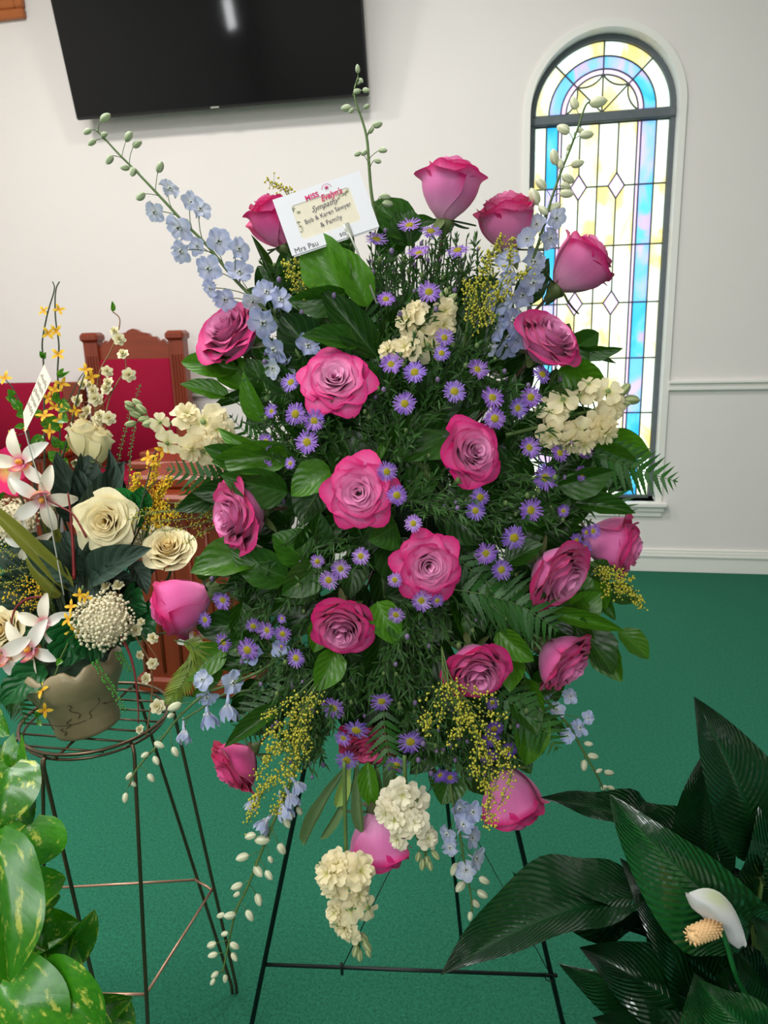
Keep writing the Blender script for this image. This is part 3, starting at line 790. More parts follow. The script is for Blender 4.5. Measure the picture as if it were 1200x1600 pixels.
def bud_mesh(c1, c2, el=1.75):
    b = MB(); n = 7
    def fn(u, v):
        r = math.sin(math.pi * v ** .9) ** .52 * .5 * (1 + .07 * math.cos(5 * u * 6.283)) if 0 < v < 1 else 0.02
        return (r * math.cos(u * 6.283), r * math.sin(u * 6.283), v * el), mixc(lin(c1), lin(c2), sm(.1, .7, abs(math.cos(2.5 * u * 6.283)) * .6 + .3 * v)), (u, v, 0)
    b.grid(10, n, fn, closed=True); return b.mesh('bud', M['bud'])
BUD_G = bud_mesh((150, 170, 120), (206, 214, 184)); BUD_C = bud_mesh((196, 204, 160), (236, 232, 208))
BUD_S = bud_mesh((120, 140, 90), (200, 205, 150), 1.8)
rng = random.Random(7)
def nearest_on(path, p):
    return min(path, key=lambda q: (q - p).length)
def spike(name, label, cat, path_px, t0, t1, florets, buds, tint0=(1, 1, 1), fs=32, bs=19, budm=None, r=(.0028, .0012), group=None, toward=(0, 0), tints=None, face=(0, 0, 1), bell=False):
    n = len(path_px)
    pts = [P(x, y, t0 + (t1 - t0) * i / (n - 1)) for i, (x, y) in enumerate(path_px)]
    T = thing(name, pts[0], label, cat, group)
    path = smooth_path(pts, 5); stem_part(T, pts, r, M['stem'], k=5)
    inv = T.matrix_basis.inverted()
    tot = len(path)
    def near_t(px, py):
        return min(range(tot), key=lambda i: (path[i] - P(px, py, (t0 + t1) / 2)).length)
    for q, f in enumerate(florets):
        x, y = f[0], f[1]; sc = f[2] if len(f) > 2 else fs
        i = near_t(x, y); t = (path[i] - CAM).dot(FWD) - rng.uniform(-.006, .022)
        p = P(x, y, t); s = sc * 1.12 * t / F / 2
        out = (p - path[i]); o2 = RIGHT * out.dot(RIGHT) + DOWN * out.dot(DOWN); o2 = o2.normalized() if o2.length > 1e-5 else RIGHT
        if bell: d = _n(o2 * .55 + DOWN * .9 - FWD * rng.uniform(.1, .5)); m = DEL[2]
        else: d = _n(o2 * rng.uniform(.35, .9) - FWD * rng.uniform(.5, 1.0) * face[2] + DOWN * rng.uniform(-.1, .25)); m = DEL[rng.choice((0, 0, 1))]
        k = q / max(1, len(florets) - 1); tc = mixc(tints[0], tints[1], k) if tints else (1, 1, 1)
        fo = obj('floret', m[0], T, inv @ basis(p, d, roll=rng.uniform(0, 6), s=s * (1.25 if bell else 1)), tc)
        obj('floret_eye', m[1], fo, Matrix.Identity(4)); obj('spur', m[2], fo, Matrix.Identity(4), tc)
        stem_part(T, bez(path[max(0, i - 3)], (path[max(0, i - 2)] + p) / 2 - d * .006, p - d * s * .1, 3), .0007, M['stem'], 'pedicel', 4, 1)
    for q, f in enumerate(buds):
        x, y = f[0], f[1]; sc = f[2] if len(f) > 2 else bs
        i = near_t(x, y); t = (path[i] - CAM).dot(FWD) - rng.uniform(-.01, .012); p = P(x, y, t); s = sc * t / F / 1.95
        out = p - path[i]; o2 = RIGHT * out.dot(RIGHT) + DOWN * out.dot(DOWN); o2 = o2.normalized() if o2.length > 1e-5 else RIGHT
        d = _n(o2 * .8 + RIGHT * toward[0] + DOWN * toward[1] - FWD * rng.uniform(-.3, .5))
        base = p - d * s * .7
        obj('bud', budm or BUD_G, T, inv @ basis(base, d, roll=rng.uniform(0, 6), s=s))
        stem_part(T, bez(path[max(0, i - 2)], (path[max(0, i - 2)] + base) / 2 - d * .004, base + d * s * .1, 3), .0006, M['stem'], 'pedicel', 4, 1)
    return T

# ---------------------------------------------------------------- stock
def stock_floret(seed, dbl=True):
    rnd = random.Random(seed); b = MB()
    for lay in range(3 if dbl else 1):
        n = 4 if lay == 0 else 4
        for i in range(n):
            a = 2 * math.pi * i / n + lay * .8 + rnd.uniform(-.2, .2); L = (1 - .24 * lay) * rnd.uniform(.88, 1.08); ca, sa = math.cos(a), math.sin(a); ph = rnd.uniform(0, 6); up = .12 + .38 * lay
            def fn(s, v):
                u = s * 2 - 1; w = .56 * L * (.16 + .84 * sm(0, .7, v)) * (1 - .35 * max(0, v - .8) / .2)
                r = L * v; z = up * L * v * 1.2 - .30 * v * v * (1 - .5 * lay * .5) + .10 * math.sin(4.2 * u + ph) * v + .06 * u * u
                z -= .09 * math.exp(-(u * 3) ** 2) * v; r -= .10 * math.exp(-(u * 4) ** 2) * sm(.8, 1, v)
                c = mixc(lin((205, 208, 130)), lin((242, 234, 208)), sm(.05, .45, v))
                return (r * ca - u * w * sa, r * sa + u * w * ca, z + .10 * lay), c, (u, v, 0)
            b.grid(5, 5, fn)
    fl = b.mesh('floret', M['floret'])
    b = MB(); b.tube([(0, 0, .12), (0, 0, -.3), (0, 0, -.75)], [.16, .17, .09], 7, c=lin((130, 150, 90))); return fl, b.mesh('calyx', M['bud'])
STK = [stock_floret(1), stock_floret(2, False), stock_floret(3)]
def stock(label, path_px, t0, t1, florets, buds, fs=42, tint=(1, 1, 1), facedown=False):
    n = len(path_px); pts = [P(x, y, t0 + (t1 - t0) * i / (n - 1)) for i, (x, y) in enumerate(path_px)]
    T = thing('stock_flower', pts[0], label, 'flower'); path = smooth_path(pts, 5); stem_part(T, pts, (.0034, .0018), M['stem'], k=5); inv = T.matrix_basis.inverted()
    axis = _n(pts[-1] - pts[0])
    for qf, f in enumerate(florets):
        if qf % 4 == 3: continue
        x, y = f[0], f[1]; sc = f[2] if len(f) > 2 else fs
        i = min(range(len(path)), key=lambda i: (path[i] - P(x, y, (t0 + t1) / 2)).length); t = (path[i] - CAM).dot(FWD) - rng.uniform(.006, .022)
        p = P(x, y, t); out = p - path[i]; d = _n(_n(out) * .8 - FWD * rng.uniform(.3, .9) + axis * rng.uniform(-.2, .4)); s = sc * 1.3 * t / F / 2; m = STK[rng.randrange(3)]
        fo = obj('floret', m[0], T, inv @ basis(p, d, roll=rng.uniform(0, 6), s=s), tint); obj('calyx', m[1], fo, Matrix.Identity(4))
        stem_part(T, [path[i], (path[i] + p) / 2 - d * .004, p - d * s * .7], .0010, M['stem'], 'pedicel', 4, 1)
    for f in buds:
        x, y = f[0], f[1]; sc = f[2] if len(f) > 2 else 15
        i = min(range(len(path)), key=lambda i: (path[i] - P(x, y, t1)).length); t = (path[i] - CAM).dot(FWD) - rng.uniform(0, .01); p = P(x, y, t)
        d = _n((p - path[i]).normalized() * .6 + axis); s = sc * t / F / 1.5; base = p - d * s * .8
        obj('bud', BUD_S, T, inv @ basis(base, d, roll=rng.uniform(0, 6), s=s)); stem_part(T, [path[max(0, i - 2)], base + d * s * .1], .0008, M['stem'], 'pedicel', 4, 1)
    return T

# ---------------------------------------------------------------- goldenrod plumes
def plume(label, base, tips, t, mat=None, dens=10, rr=.0019, cat='flower', name='goldenrod', dt=0.0, jit=4):
    """base px, list of branch paths (px); beads along each"""
    mat = mat or M['goldenrod']
    T = thing(name, P(base[0], base[1], t + .02), label, cat); inv = T.matrix_basis.inverted(); bs = MB()
    for br in tips:
        pts = [P(base[0], base[1], t + .02)] + [P(x, y, t + dt * (q + 1) / len(br) + rng.uniform(-.004, .004)) for q, (x, y) in enumerate(br)]
        path = smooth_path(pts, 4); st = stem_part(T, pts, (.0011, .0005), M['stem'], 'branch', 4, 4)
        L = sum((path[i + 1] - path[i]).length for i in range(len(path) - 1)); n = int(L * dens * 85)
        for q in range(n):
            k = (.35 + .65 * rng.random()) * (len(path) - 1); i = min(len(path) - 2, int(k)); p = path[i].lerp(path[i + 1], k - i)
            off = Vector((rng.gauss(0, 1), rng.gauss(0, 1), rng.gauss(0, 1))) * .0011 * jit
            bs.ball(inv @ (p + off), rr * rng.uniform(.6, 1.15), 5, 3)
            if q % 3 == 0: bs.tube([inv @ p, inv @ (p + off)], .0004, 3, m=1, caps=False)
    o = obj('blossom_beads', bs.mesh('blossom_beads', [mat, M['stem']]), T, kind='stuff'); return T

# ---------------------------------------------------------------- ferns
def pinna_mesh():
    b = MB()
    def fn(s, v):
        u = s * 2 - 1; w = .5 * (1 - v) ** .8 * (.75 + .25 * abs(math.sin(v * 7 * math.pi))) * min(1, v * 8 + .3)
        return (u * w, v, -.12 * v * v), (1, 1, 1), (u, v, 0)
    b.grid(2, 14, fn); return b.mesh('pinna', M['fern'])
PINNA = pinna_mesh()
def fern(label, path_px, t0, t1, width, n=14, mat=None, tilt=0.0, group=None, name='fern_frond', color=(1, 1, 1), cat='fern', droop=.6):
    m = len(path_px); pts = [P(x, y, t0 + (t1 - t0) * i / (m - 1)) for i, (x, y) in enumerate(path_px)]
    T = thing(name, pts[0], label, cat, group); path = smooth_path(pts, 8); stem_part(T, pts, (.0013, .0005), M['stem'], 'rachis', 5, 6)
    for q in range(n):
        f = .12 + .88 * (q + .5) / n; k = f * (len(path) - 1); i = min(len(path) - 2, int(k)); p = path[i].lerp(path[i + 1], k - i); ax = _n(path[min(len(path) - 1, i + 2)] - path[max(0, i - 1)])
        L = width * t0 / F * .5 * (math.sin(math.pi * (f * .86 + .12)) ** .8)
        side = _n((CAM - p).cross(ax))
        for sg in (-1, 1):
            tip = p + (side * sg * .85 + ax * droop + FWD * tilt * sg) * L
            place_leaf(PINNA, p, tip, L * .30, T, roll=rng.uniform(-.5, .5), name='pinna', color=color)
    place_leaf(PINNA, path[-2], path[-1] + (path[-1] - path[-2]) * 1.0, .006, T, name='pinna', color=color)
    return T

# ================================================================== the easel
apex = P(620, 500, 1.40)
fl_, fr_ = at_z(385, 1640, 0), at_z(889, 1640, 0); fb_ = at_z(722, 1478, 0)
E = thing('wire_easel', (fl_ + fr_) / 2, 'dark green wire easel stand holding up the large flower spray', 'easel')
einv = E.matrix_basis.inverted()
def rod(parent, name, a, b_, r, mat, seg=8, k=1):
    b = MB(); b.tube([a, b_], r, seg); b.xf(parent.matrix_basis.inverted()); return obj(name, b.mesh(name, mat), parent)
for f in (fl_, fr_): rod(E, 'leg', f, apex, .0048, M['easel'])
rod(E, 'leg', fb_, apex + Vector((0, .02, -.03)), .0042, M['easel'])
def proj_y(p):
    d = p - CAM; return 800 + F * d.dot(DOWN) / d.dot(FWD)
def on_leg(f, py):
    lo, hi = 0.0, 1.0
    for _ in range(40):
        m = (lo + hi) / 2
        if proj_y(f.lerp(apex, m)) > py: lo = m
        else: hi = m
    return f.lerp(apex, lo)
c1, c2 = on_leg(fl_, 1507), on_leg(fr_, 1524)
rod(E, 'crossbar', c1 + (c1 - c2) * .005, c2 + (c2 - c1) * .02, .0036, M['easel'])
u1, u2 = on_leg(fl_, 800), on_leg(fr_, 800); rod(E, 'crossbar', u1, u2, .004, M['easel'])
cm = c1.lerp(c2, .275)
b = MB(); b.tube([cm + Vector((0, -.004, -.012)), cm + Vector((0, -.006, .016))], .003, 6)
for i in range(14):
    a = i / 14 * 6.283; a2 = (i + 1) / 14 * 6.283; q = c2 + Vector((-.004, -.006, 0)); b.tube([q + Vector((math.cos(a) * .008, 0, math.sin(a) * .008)), q + Vector((math.cos(a2) * .008, 0, math.sin(a2) * .008))], .0012, 5, caps=False)
b.xf(einv); obj('hook', b.mesh('hook', M['easel']), E)['kind'] = 'stuff'
bk = fb_.lerp(apex, .33)
rod(E, 'brace_wire', cm, bk, .0011, M['easel'], 5); rod(E, 'brace_wire', c2 + Vector((-.004, 0, .005)), fb_.lerp(apex, .30), .0009, M['easel'], 5)

# foam cage that carries the stems
ctr = P(625, 780, CORE_T + .01)
S = thing('flower_foam', ctr, 'dark green foam block wired to the easel inside the flower spray', 'foam')
b = MB(); b.ball((0, 0, 0), 1, 20, 14, (.085, .075, .20)); obj('foam_block', b.mesh('foam_block', M['foam']), S)
b = MB()
for i in range(7):
    z = -.18 + .06 * i; r = math.sqrt(max(0.02, 1 - (z / .21) ** 2))
    pts = [(math.cos(a / 12 * 6.283) * .088 * r, math.sin(a / 12 * 6.283) * .078 * r, z) for a in range(13)]; b.tube(pts, .0011, 4, caps=False)
obj('wire_cage', b.mesh('wire_cage', M['easel']), S)['kind'] = 'stuff'

# ================================================================== roses (pixel centre, breadth, facing right/down/viewer)
ROSES = [
 (428, 350, 66, (-.35, -.85, .25), 'bud', 'closed deep pink rose half hidden behind the white card', (1.0, .62, .80), {}),
 (702, 300, 86, (.14, -.95, .22), 'cup', 'topmost pink rose seen from the side against the white wall', (1, 1.02, 1), {}),
 (792, 350, 80, (-.12, -.85, .36), 'cup', 'pink rose left of the white larkspur beside the window', (.98, .95, .9), {}),
 (903, 418, 84, (.62, -.60, .20), 'cup', 'dusky pink rose standing in front of the stained glass window', (.90, .88, .85), {}),
 (852, 535, 92, (.42, -.50, .66), 'half', 'pink rose with visible spiral just left of the window, above cream stock', (.95, .92, .95), {}),
 (363, 525, 92, (-.42, -.42, .75), 'half', 'mauve pink rose at the left edge below the blue larkspur', (.95, .9, .92), {}),
 (523, 592, 90, (.04, -.32, .94), 'open', 'large pale pink open rose upper centre, facing the viewer', (1.04, 1.12, 1.04), {}),
 (560, 770, 90, (-.05, .02, 1), 'open', 'large deep pink open rose in the very centre of the spray', (1, .88, .94), {}),
 (736, 708, 86, (.42, -.12, .86), 'wide', 'pink rose right of centre with purple aster on its left edge', (.98, .92, .95), {}),
 (378, 803, 100, (-.75, .12, .62), 'half', 'pink rose turned left with round back petal, left middle of spray', (1.04, 1.02, 1.04), {}),
 (670, 884, 86, (.10, .12, .97), 'open', 'large magenta edged open rose below and right of centre', (1, .92, .96), {}),
 (535, 972, 82, (-.05, .46, .80), 'half', 'pink rose nodding downward below the centre rose', (1, .95, .98), {'sz': 1.2}),
 (287, 942, 84, (-.72, .30, .10), 'cup', 'round magenta rose seen from behind at the far left, above the plant stand', (.94, .52, .72), {}),
 (868, 895, 100, (.55, .48, .60), 'half', 'pink rose facing lower right beside the fern on the right', (1, .95, .98), {}),
 (953, 850, 82, (.80, .18, .40), 'cup', 'rightmost pink rose behind a bunch of purple asters', (1, .82, .92), {'off': .03}),
 (742, 1040, 86, (.10, .50, .78), 'half', 'pink rose nodding down right of the lower middle', (1, .9, .98), {'sz': 1.2}),
 (875, 1030, 92, (.58, .52, .42), 'half', 'pink rose facing lower right above the green carpet', (1, .84, .94), {}),
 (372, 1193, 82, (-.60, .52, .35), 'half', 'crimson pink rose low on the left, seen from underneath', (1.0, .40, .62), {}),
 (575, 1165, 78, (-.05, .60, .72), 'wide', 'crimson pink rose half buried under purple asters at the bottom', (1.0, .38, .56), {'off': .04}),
 (590, 1310, 84, (.04, .98, .10), 'cup', 'pale pink rose hanging straight down at the bottom', (1.02, 1.0, 1.02), {}),
 (797, 1243, 86, (.25, .94, .12), 'cup', 'pink rose hanging down at the lower right over the easel leg', (1, .86, .94), {}),
]
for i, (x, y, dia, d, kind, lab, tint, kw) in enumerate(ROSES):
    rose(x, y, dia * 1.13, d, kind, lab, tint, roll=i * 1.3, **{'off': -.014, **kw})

# ================================================================== purple asters
AS = [(588,375),(640,353),(673,362),(655,397),(603,468,28),(670,457),(715,392),(611,570),(648,582),(694,528,30),(690,552,26),(745,578),(710,612),(632,631),(847,585,30),(808,638,34),(829,621,34),
 (769,622),(773,654,34),(826,700),(874,708,30),(914,704,26),(909,740,24),(851,746,40),(829,797,38),(880,798,20),(803,840,38),(759,864),(783,890,34),(916,832,20),(900,845,24),(926,830,26),(913,857,28),
 (455,598,32),(462,647),(491,658),(480,691,38),(416,690,26),(415,732,28),(425,643,24),(454,724,20),(604,737,32),(620,774,32),(705,723,26),(646,818,28),(743,798,30),(750,777,32),(532,888,32),(514,906,32),
 (564,869,28),(496,877,22),(658,938,34),(683,938,22),(619,960,28),(617,906,24),(349,937,32),(321,968,26),(350,1003,30),(387,1015,36),(418,984,30),(442,990,28),(463,1028,30),(396,978,26),(441,966,16),
 (521,1105,38),(596,1095,34),(557,1140,40),(537,1152,28),(542,1187,36),(641,1158,40),(619,1195,38),(765,1152,32),(772,1138,30),(795,1170,28),(764,1183,28),(687,1210,26),(703,1214,26),(769,1098,22),(440,1010,14)]
MARKS = [(508, 330, 'white card')] + [(560, 770, 'centre rose'), (523, 592, 'pale upper rose'), (670, 884, 'open rose below centre'), (736, 708, 'rose right of centre'), (852, 535, 'rose by the window'),
 (378, 803, 'left facing rose'), (535, 972, 'nodding lower centre rose'), (742, 1040, 'nodding lower right rose'), (868, 895, 'rose beside right fern'), (575, 1165, 'buried crimson rose'), (953, 850, 'rightmost rose'),
 (655, 515, 'upper cream stock'), (915, 645, 'right cream stock'), (797, 1243, 'hanging right rose'), (363, 525, 'left mauve rose'), (287, 942, 'far left magenta rose'), (702, 300, 'topmost rose'), (372, 1193, 'low left crimson rose')]
ORD = ['nearest', 'second', 'third', 'fourth', 'fifth', 'sixth', 'seventh']
def where_labels(pts):
    keys = {}
    for i, p in enumerate(pts):
        m = min(MARKS, key=lambda m: math.hypot(p[0] - m[0], p[1] - m[1])); dx, dy = p[0] - m[0], p[1] - m[1]
        a = math.degrees(math.atan2(-dy, dx)) % 360; sec = ['right of', 'upper right of', 'above', 'upper left of', 'left of', 'lower left of', 'below', 'lower right of'][int((a + 22.5) // 45) % 8]
        keys.setdefault((m[2], sec), []).append((math.hypot(dx, dy), i))
    out = {}
    for (m, sec), lst in keys.items():
        lst.sort()
        for k, (_, i) in enumerate(lst): out[i] = (f'{ORD[k]} one ' if len(lst) > 1 else '') + f'{sec} the {m}'
    return out
WL = where_labels(AS)
for i, a in enumerate(AS):
    x, y = a[0], a[1]; dia = a[2] if len(a) > 2 else 36
    hr = random.Random(i * 7 + 1)
    dx = (x - 620) / 420 * .55 + hr.uniform(-.2, .2); dy = (y - 760) / 520 * .5 + hr.uniform(-.15, .15)
    if y < 420: dx, dy = hr.uniform(-.3, .3), -.75
    if y > 1080: dy = .35 + hr.uniform(-.1, .2)
    pale = 1.0
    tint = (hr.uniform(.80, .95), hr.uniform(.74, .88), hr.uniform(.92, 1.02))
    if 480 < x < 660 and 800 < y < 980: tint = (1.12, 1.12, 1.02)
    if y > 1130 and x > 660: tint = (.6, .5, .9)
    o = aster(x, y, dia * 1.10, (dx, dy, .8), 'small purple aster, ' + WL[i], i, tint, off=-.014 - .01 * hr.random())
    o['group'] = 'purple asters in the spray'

# ================================================================== larkspur and delphinium spikes
spike('delphinium_spike', 'long blue delphinium spike arching to the upper left under the television', 'flower',
 [(470,560),(430,500),(370,440),(325,385),(285,345),(250,307),(215,270),(185,240),(163,216),(150,203)], 1.10, 1.10,
 [(480,542,42),(430,545,44),(440,560,38),(438,470,40),(412,503,48),(416,458,40),(353,467,38),(330,450,30),(374,428,46),(327,420,42),(341,378,42),(372,390,36),(310,385,30),(284,392,36),(280,354,44),(312,328,34),(298,318,34),(242,331,32),(264,296,32),(450,585,34),(428,575,34),(395,470,36)],
 [(163,185,22),(138,205,17),(162,211,16),(145,222,17),(200,215,22),(213,226,20),(172,248,20),(197,262,17),(208,267,20),(249,263,22),(221,306,22)], tints=((.84, .86, 1.0), (1.05, 1.06, .93)))
spike('delphinium_spike', 'thin green budded spike rising at top centre between card and roses', 'flower',
 [(588,345),(580,300),(576,250),(573,215),(565,185),(556,160),(554,140),(560,120)], 1.10, 1.10, [],
 [(559,109,15),(564,125,11),(560,130,9),(557,143,15),(571,141,15),(543,169,20),(572,167,13),(588,195,20),(579,205,14),(597,235,17),(560,240,14),(570,238,14),(589,251,15),(600,307,20),(604,318,20),(550,172,12)], budm=BUD_G)
spike('delphinium_spike', 'white budded larkspur spike in front of the stained glass window', 'flower',
 [(760,560),(790,500),(815,440),(838,390),(850,350),(862,310),(876,270),(890,235),(903,200),(915,165),(925,158)], 1.11, 1.11,
 [(790,540,44),(775,512,42),(805,530,40),(800,500,42),(780,470,42),(815,460,40),(795,440,40),(832,440,40),(795,405,38),(833,410,40),(825,375,36),(858,372,34),(868,340,34),(772,490,40),(790,475,36),(765,540,40),(840,352,34)],
 [(898,163,26),(932,160,32),(882,203,28),(905,204,14),(914,211,26),(888,231,13),(867,248,28),(876,258,20),(900,256,24),(886,278,26),(882,290,20),(883,302,26),(847,289,26),(836,310,32),(864,325,26),(850,330,22)], tints=((.82, .86, 1.0), (1.04, 1.05, .98)), budm=BUD_C, toward=(.5, -.3))
spike('delphinium_spike', 'pale blue bell larkspur trailing lower left over the plant stand', 'flower',
 [(470,1000),(420,1040),(370,1065),(320,1085),(280,1120),(245,1165),(215,1200),(200,1230)], 1.12, 1.10,
 [(395,1022,34),(440,1015,30),(323,1088,34),(363,1067,36),(317,1062,32)],
 [(275,1103,26),(268,1118,16),(247,1163,20),(273,1173,20),(228,1179,16),(243,1187,18),(235,1214,18),(203,1212,18),(207,1224,14),(196,1245,18)], tints=((.76, .82, 1.0), (.95, .98, 1.0)), budm=BUD_C, toward=(0, .8))
spike('delphinium_spike', 'white bell flowers beside the ring of the plant stand', 'flower',
 [(440,1040),(400,1075),(350,1085),(310,1110),(285,1125)], 1.14, 1.13, [(323,1113,38),(355,1100,38),(288,1141,30)], [], tints=((.85, .9, 1), (.95, .98, 1)), bell=True)
spike('delphinium_spike', 'long cream budded spike hanging to the carpet at lower left', 'flower',
 [(470,1130),(462,1200),(425,1290),(405,1340),(385,1390),(370,1420),(360,1460),(352,1500),(348,1520)], 1.13, 1.12,
 [(462,1222,30),(452,1240,34),(440,1258,34),(417,1280,34),(400,1250,26)],
 [(467,1266,18),(453,1272,20),(447,1283,22),(412,1313,28),(393,1306,22),(439,1325,24),(381,1339,24),(422,1342,15),(402,1360,24),(419,1366,20),(372,1384,22),(371,1397,15),(403,1404,22),(361,1430,22),(346,1430,17),(389,1429,22),(352,1459,15),(332,1476,20),(365,1477,20),(334,1492,18),(365,1494,17),(337,1522,16),(352,1528,16),(333,1533,14)], tints=((.9, .94, 1), (1, 1, 1)), budm=BUD_C, toward=(-.2, .7), bell=True)
spike('delphinium_spike', 'pale blue and white larkspur spike hanging at bottom, right of the middle', 'flower',
 [(700,1180),(705,1240),(718,1300),(726,1350),(735,1395),(738,1425)], 1.12, 1.11,
 [(716,1262,34),(737,1268,34),(722,1290,36),(700,1302,30),(735,1308,36),(705,1324,30),(742,1340,36),(728,1360,32)],
 [(711,1356,24),(755,1375,22),(721,1384,24),(752,1396,22),(742,1411,20),(735,1430,16)], tints=((.84, .9, 1.02), (1.05, 1.05, 1.0)), budm=BUD_C, toward=(0, .7))
spike('delphinium_spike', 'white larkspur spike trailing to the lower right over the carpet', 'flower',
 [(800,1040),(845,1085),(885,1130),(912,1175),(932,1210),(945,1238)], 1.14, 1.13,
 [(850,1085,30),(888,1149,26),(904,1138,30),(918,1122,22),(890,1088,26),(870,1110,26)],
 [(918,1162,16),(925,1181,20),(913,1194,20),(950,1207,18),(943,1231,14),(953,1231,14),(966,1237,15),(935,1205,13)], tints=((.8, .88, 1.02), (1, 1, 1)), budm=BUD_C, toward=(.6, .4))

# ================================================================== cream stock
stock('cream stock flower pointing left over the pulpit chair', [(470,700),(400,690),(340,672),(290,665),(250,658),(215,650)], 1.14, 1.12,
 [(332,690,42),(318,660,46),(340,672,40),(300,668,44),(318,705,40),(330,650,36),(292,650,38),(275,680,36),(262,692,32),(300,700,38),(250,660,24),(238,650,22)], [(205,638,16),(213,648,18),(203,632,14),(222,640,18),(215,630,16),(235,662,20),(226,655,16),(205,662,16)], tint=(1.03, .985, .84))
stock('cream stock flower standing in the upper middle among asters', [(640,580),(655,545),(668,510),(690,480),(705,455)], 1.08, 1.09,
 [(640,500,40),(622,545,36),(655,520,36),(675,500,42),(690,508,40),(668,540,44),(695,485,30),(675,550,34),(635,545,36),(608,548,30),(650,485,32),(682,525,38)], [(705,467,18),(697,457,12),(706,478,16),(690,462,12)], tint=(1.03, .985, .84))
stock('cream stock flower spreading to the right across the window', [(790,680),(850,665),(890,650),(930,640),(960,630),(980,622)], 1.10, 1.12,
 [(862,640,42),(880,625,38),(905,620,38),(900,650,42),(875,665,42),(860,680,36),(905,675,42),(925,640,42),(940,660,40),(955,640,38),(950,612,36),(930,615,34),(945,675,36),(888,690,36),(912,692,34),(965,652,32),(920,600,26)], [(975,610,22),(985,625,24),(972,630,20),(966,618,18)], tint=(1.03, .985, .84))
stock('cream stock flower hanging right of the pale hanging rose', [(632,1180),(634,1230),(642,1280),(655,1315),(668,1340)], 1.07, 1.07,
 [(630,1240,40),(612,1255,38),(650,1250,36),(665,1245,34),(620,1280,42),(645,1285,40),(605,1270,34),(670,1270,36),(636,1262,38),(622,1312,26),(668,1310,28),(600,1250,30)], [(680,1335,15),(668,1345,16),(660,1350,15),(654,1338,14),(672,1352,13)])
stock('lowest cream stock flower hanging over the carpet at bottom centre', [(538,1190),(539,1260),(541,1340),(543,1400),(552,1440),(562,1480)], 1.06, 1.08,
 [(515,1365,44),(530,1350,36),(562,1360,42),(573,1378,38),(520,1385,38),(558,1395,36),(545,1380,36),(520,1400,30),(525,1425,30),(548,1420,32),(575,1418,30),(560,1430,30),(540,1450,30),(528,1445,26),(548,1462,24),(565,1455,22)], [(562,1492,16),(573,1478,18),(556,1485,16),(568,1465,18),(575,1488,13)], tint=(1.03, .985, .84))

# ================================================================== goldenrod
plume('yellow green goldenrod plume at the upper right between roses', (720,560), [[(735,480),(760,410),(785,370)],[(745,500),(780,450),(830,420)],[(740,500),(775,470),(800,455)],[(730,510),(735,460),(728,440)],[(740,520),(765,500),(772,492)],[(735,500),(765,430),(760,395)],[(750,500),(790,430),(800,375)]], 1.08, dens=7)
plume('goldenrod tip curling out above the white card', (490,420), [[(470,340),(450,300),(420,284)],[(465,345),(452,310),(438,290)],[(470,350),(462,320),(455,300)]], 1.14, dens=5)
plume('goldenrod sprig under the lower left corner of the card', (520,520), [[(490,460),(465,430),(445,410)],[(500,460),(470,440),(450,432)],[(490,450),(475,425),(460,405)],[(490,470),(475,450),(460,450)]], 1.09, dens=7)
plume('goldenrod sprig drooping over the carpet at the right', (890,860), [[(930,885),(965,895),(985,905)],[(940,890),(980,920),(1005,950)],[(935,888),(965,915),(968,930)],[(930,888),(948,910),(950,930)],[(945,890),(985,925),(998,940)]], 1.13, dens=8)
plume('large goldenrod mass hanging at lower right of the middle', (690,1010), [[(700,1080),(740,1140),(745,1180),(735,1210)],[(705,1080),(720,1130),(700,1160)],[(690,1070),(670,1110),(665,1150)],[(700,1060),(750,1110),(790,1120)],[(710,1070),(770,1150),(800,1200),(780,1260)],[(705,1080),(750,1160),(765,1220),(760,1290)],[(700,1080),(760,1170),(760,1230),(745,1200)],[(700,1060),(725,1100),(730,1130)],[(700,1060),(690,1120),(660,1130)],[(710,1080),(780,1180),(765,1250),(768,1285)],[(705,1060),(745,1085),(775,1090)],[(700,1070),(715,1110),(715,1150)]], 1.03, dens=5)
plume('goldenrod mass hanging at lower left of the middle', (520,1030), [[(480,1090),(440,1130),(415,1150)],[(480,1090),(450,1150),(425,1180),(400,1215)],[(480,1100),(460,1180),(440,1240),(430,1270)],[(470,1080),(430,1110),(415,1120)],[(480,1100),(450,1190),(410,1240),(385,1290)],[(475,1090),(430,1160),(410,1190)],[(485,1100),(470,1160),(455,1210)],[(480,1100),(440,1200),(405,1230),(395,1260)],[(490,1080),(475,1120),(465,1150)],[(480,1095),(445,1170),(415,1165)],[(500,1080),(480,1140),(480,1180)]], 1.06, dens=5)
plume('yellowing goldenrod tips reaching left behind the silk roses', (430,790), [[(360,800),(300,790),(260,785)],[(370,800),(300,810),(240,815)],[(370,800),(310,820),(250,830)],[(370,800),(300,800),(220,800)],[(380,800),(330,780),(300,760)],[(380,805),(320,830),(290,850)],[(370,800),(280,795),(200,812)]], 1.17, dens=4, rr=.0013)

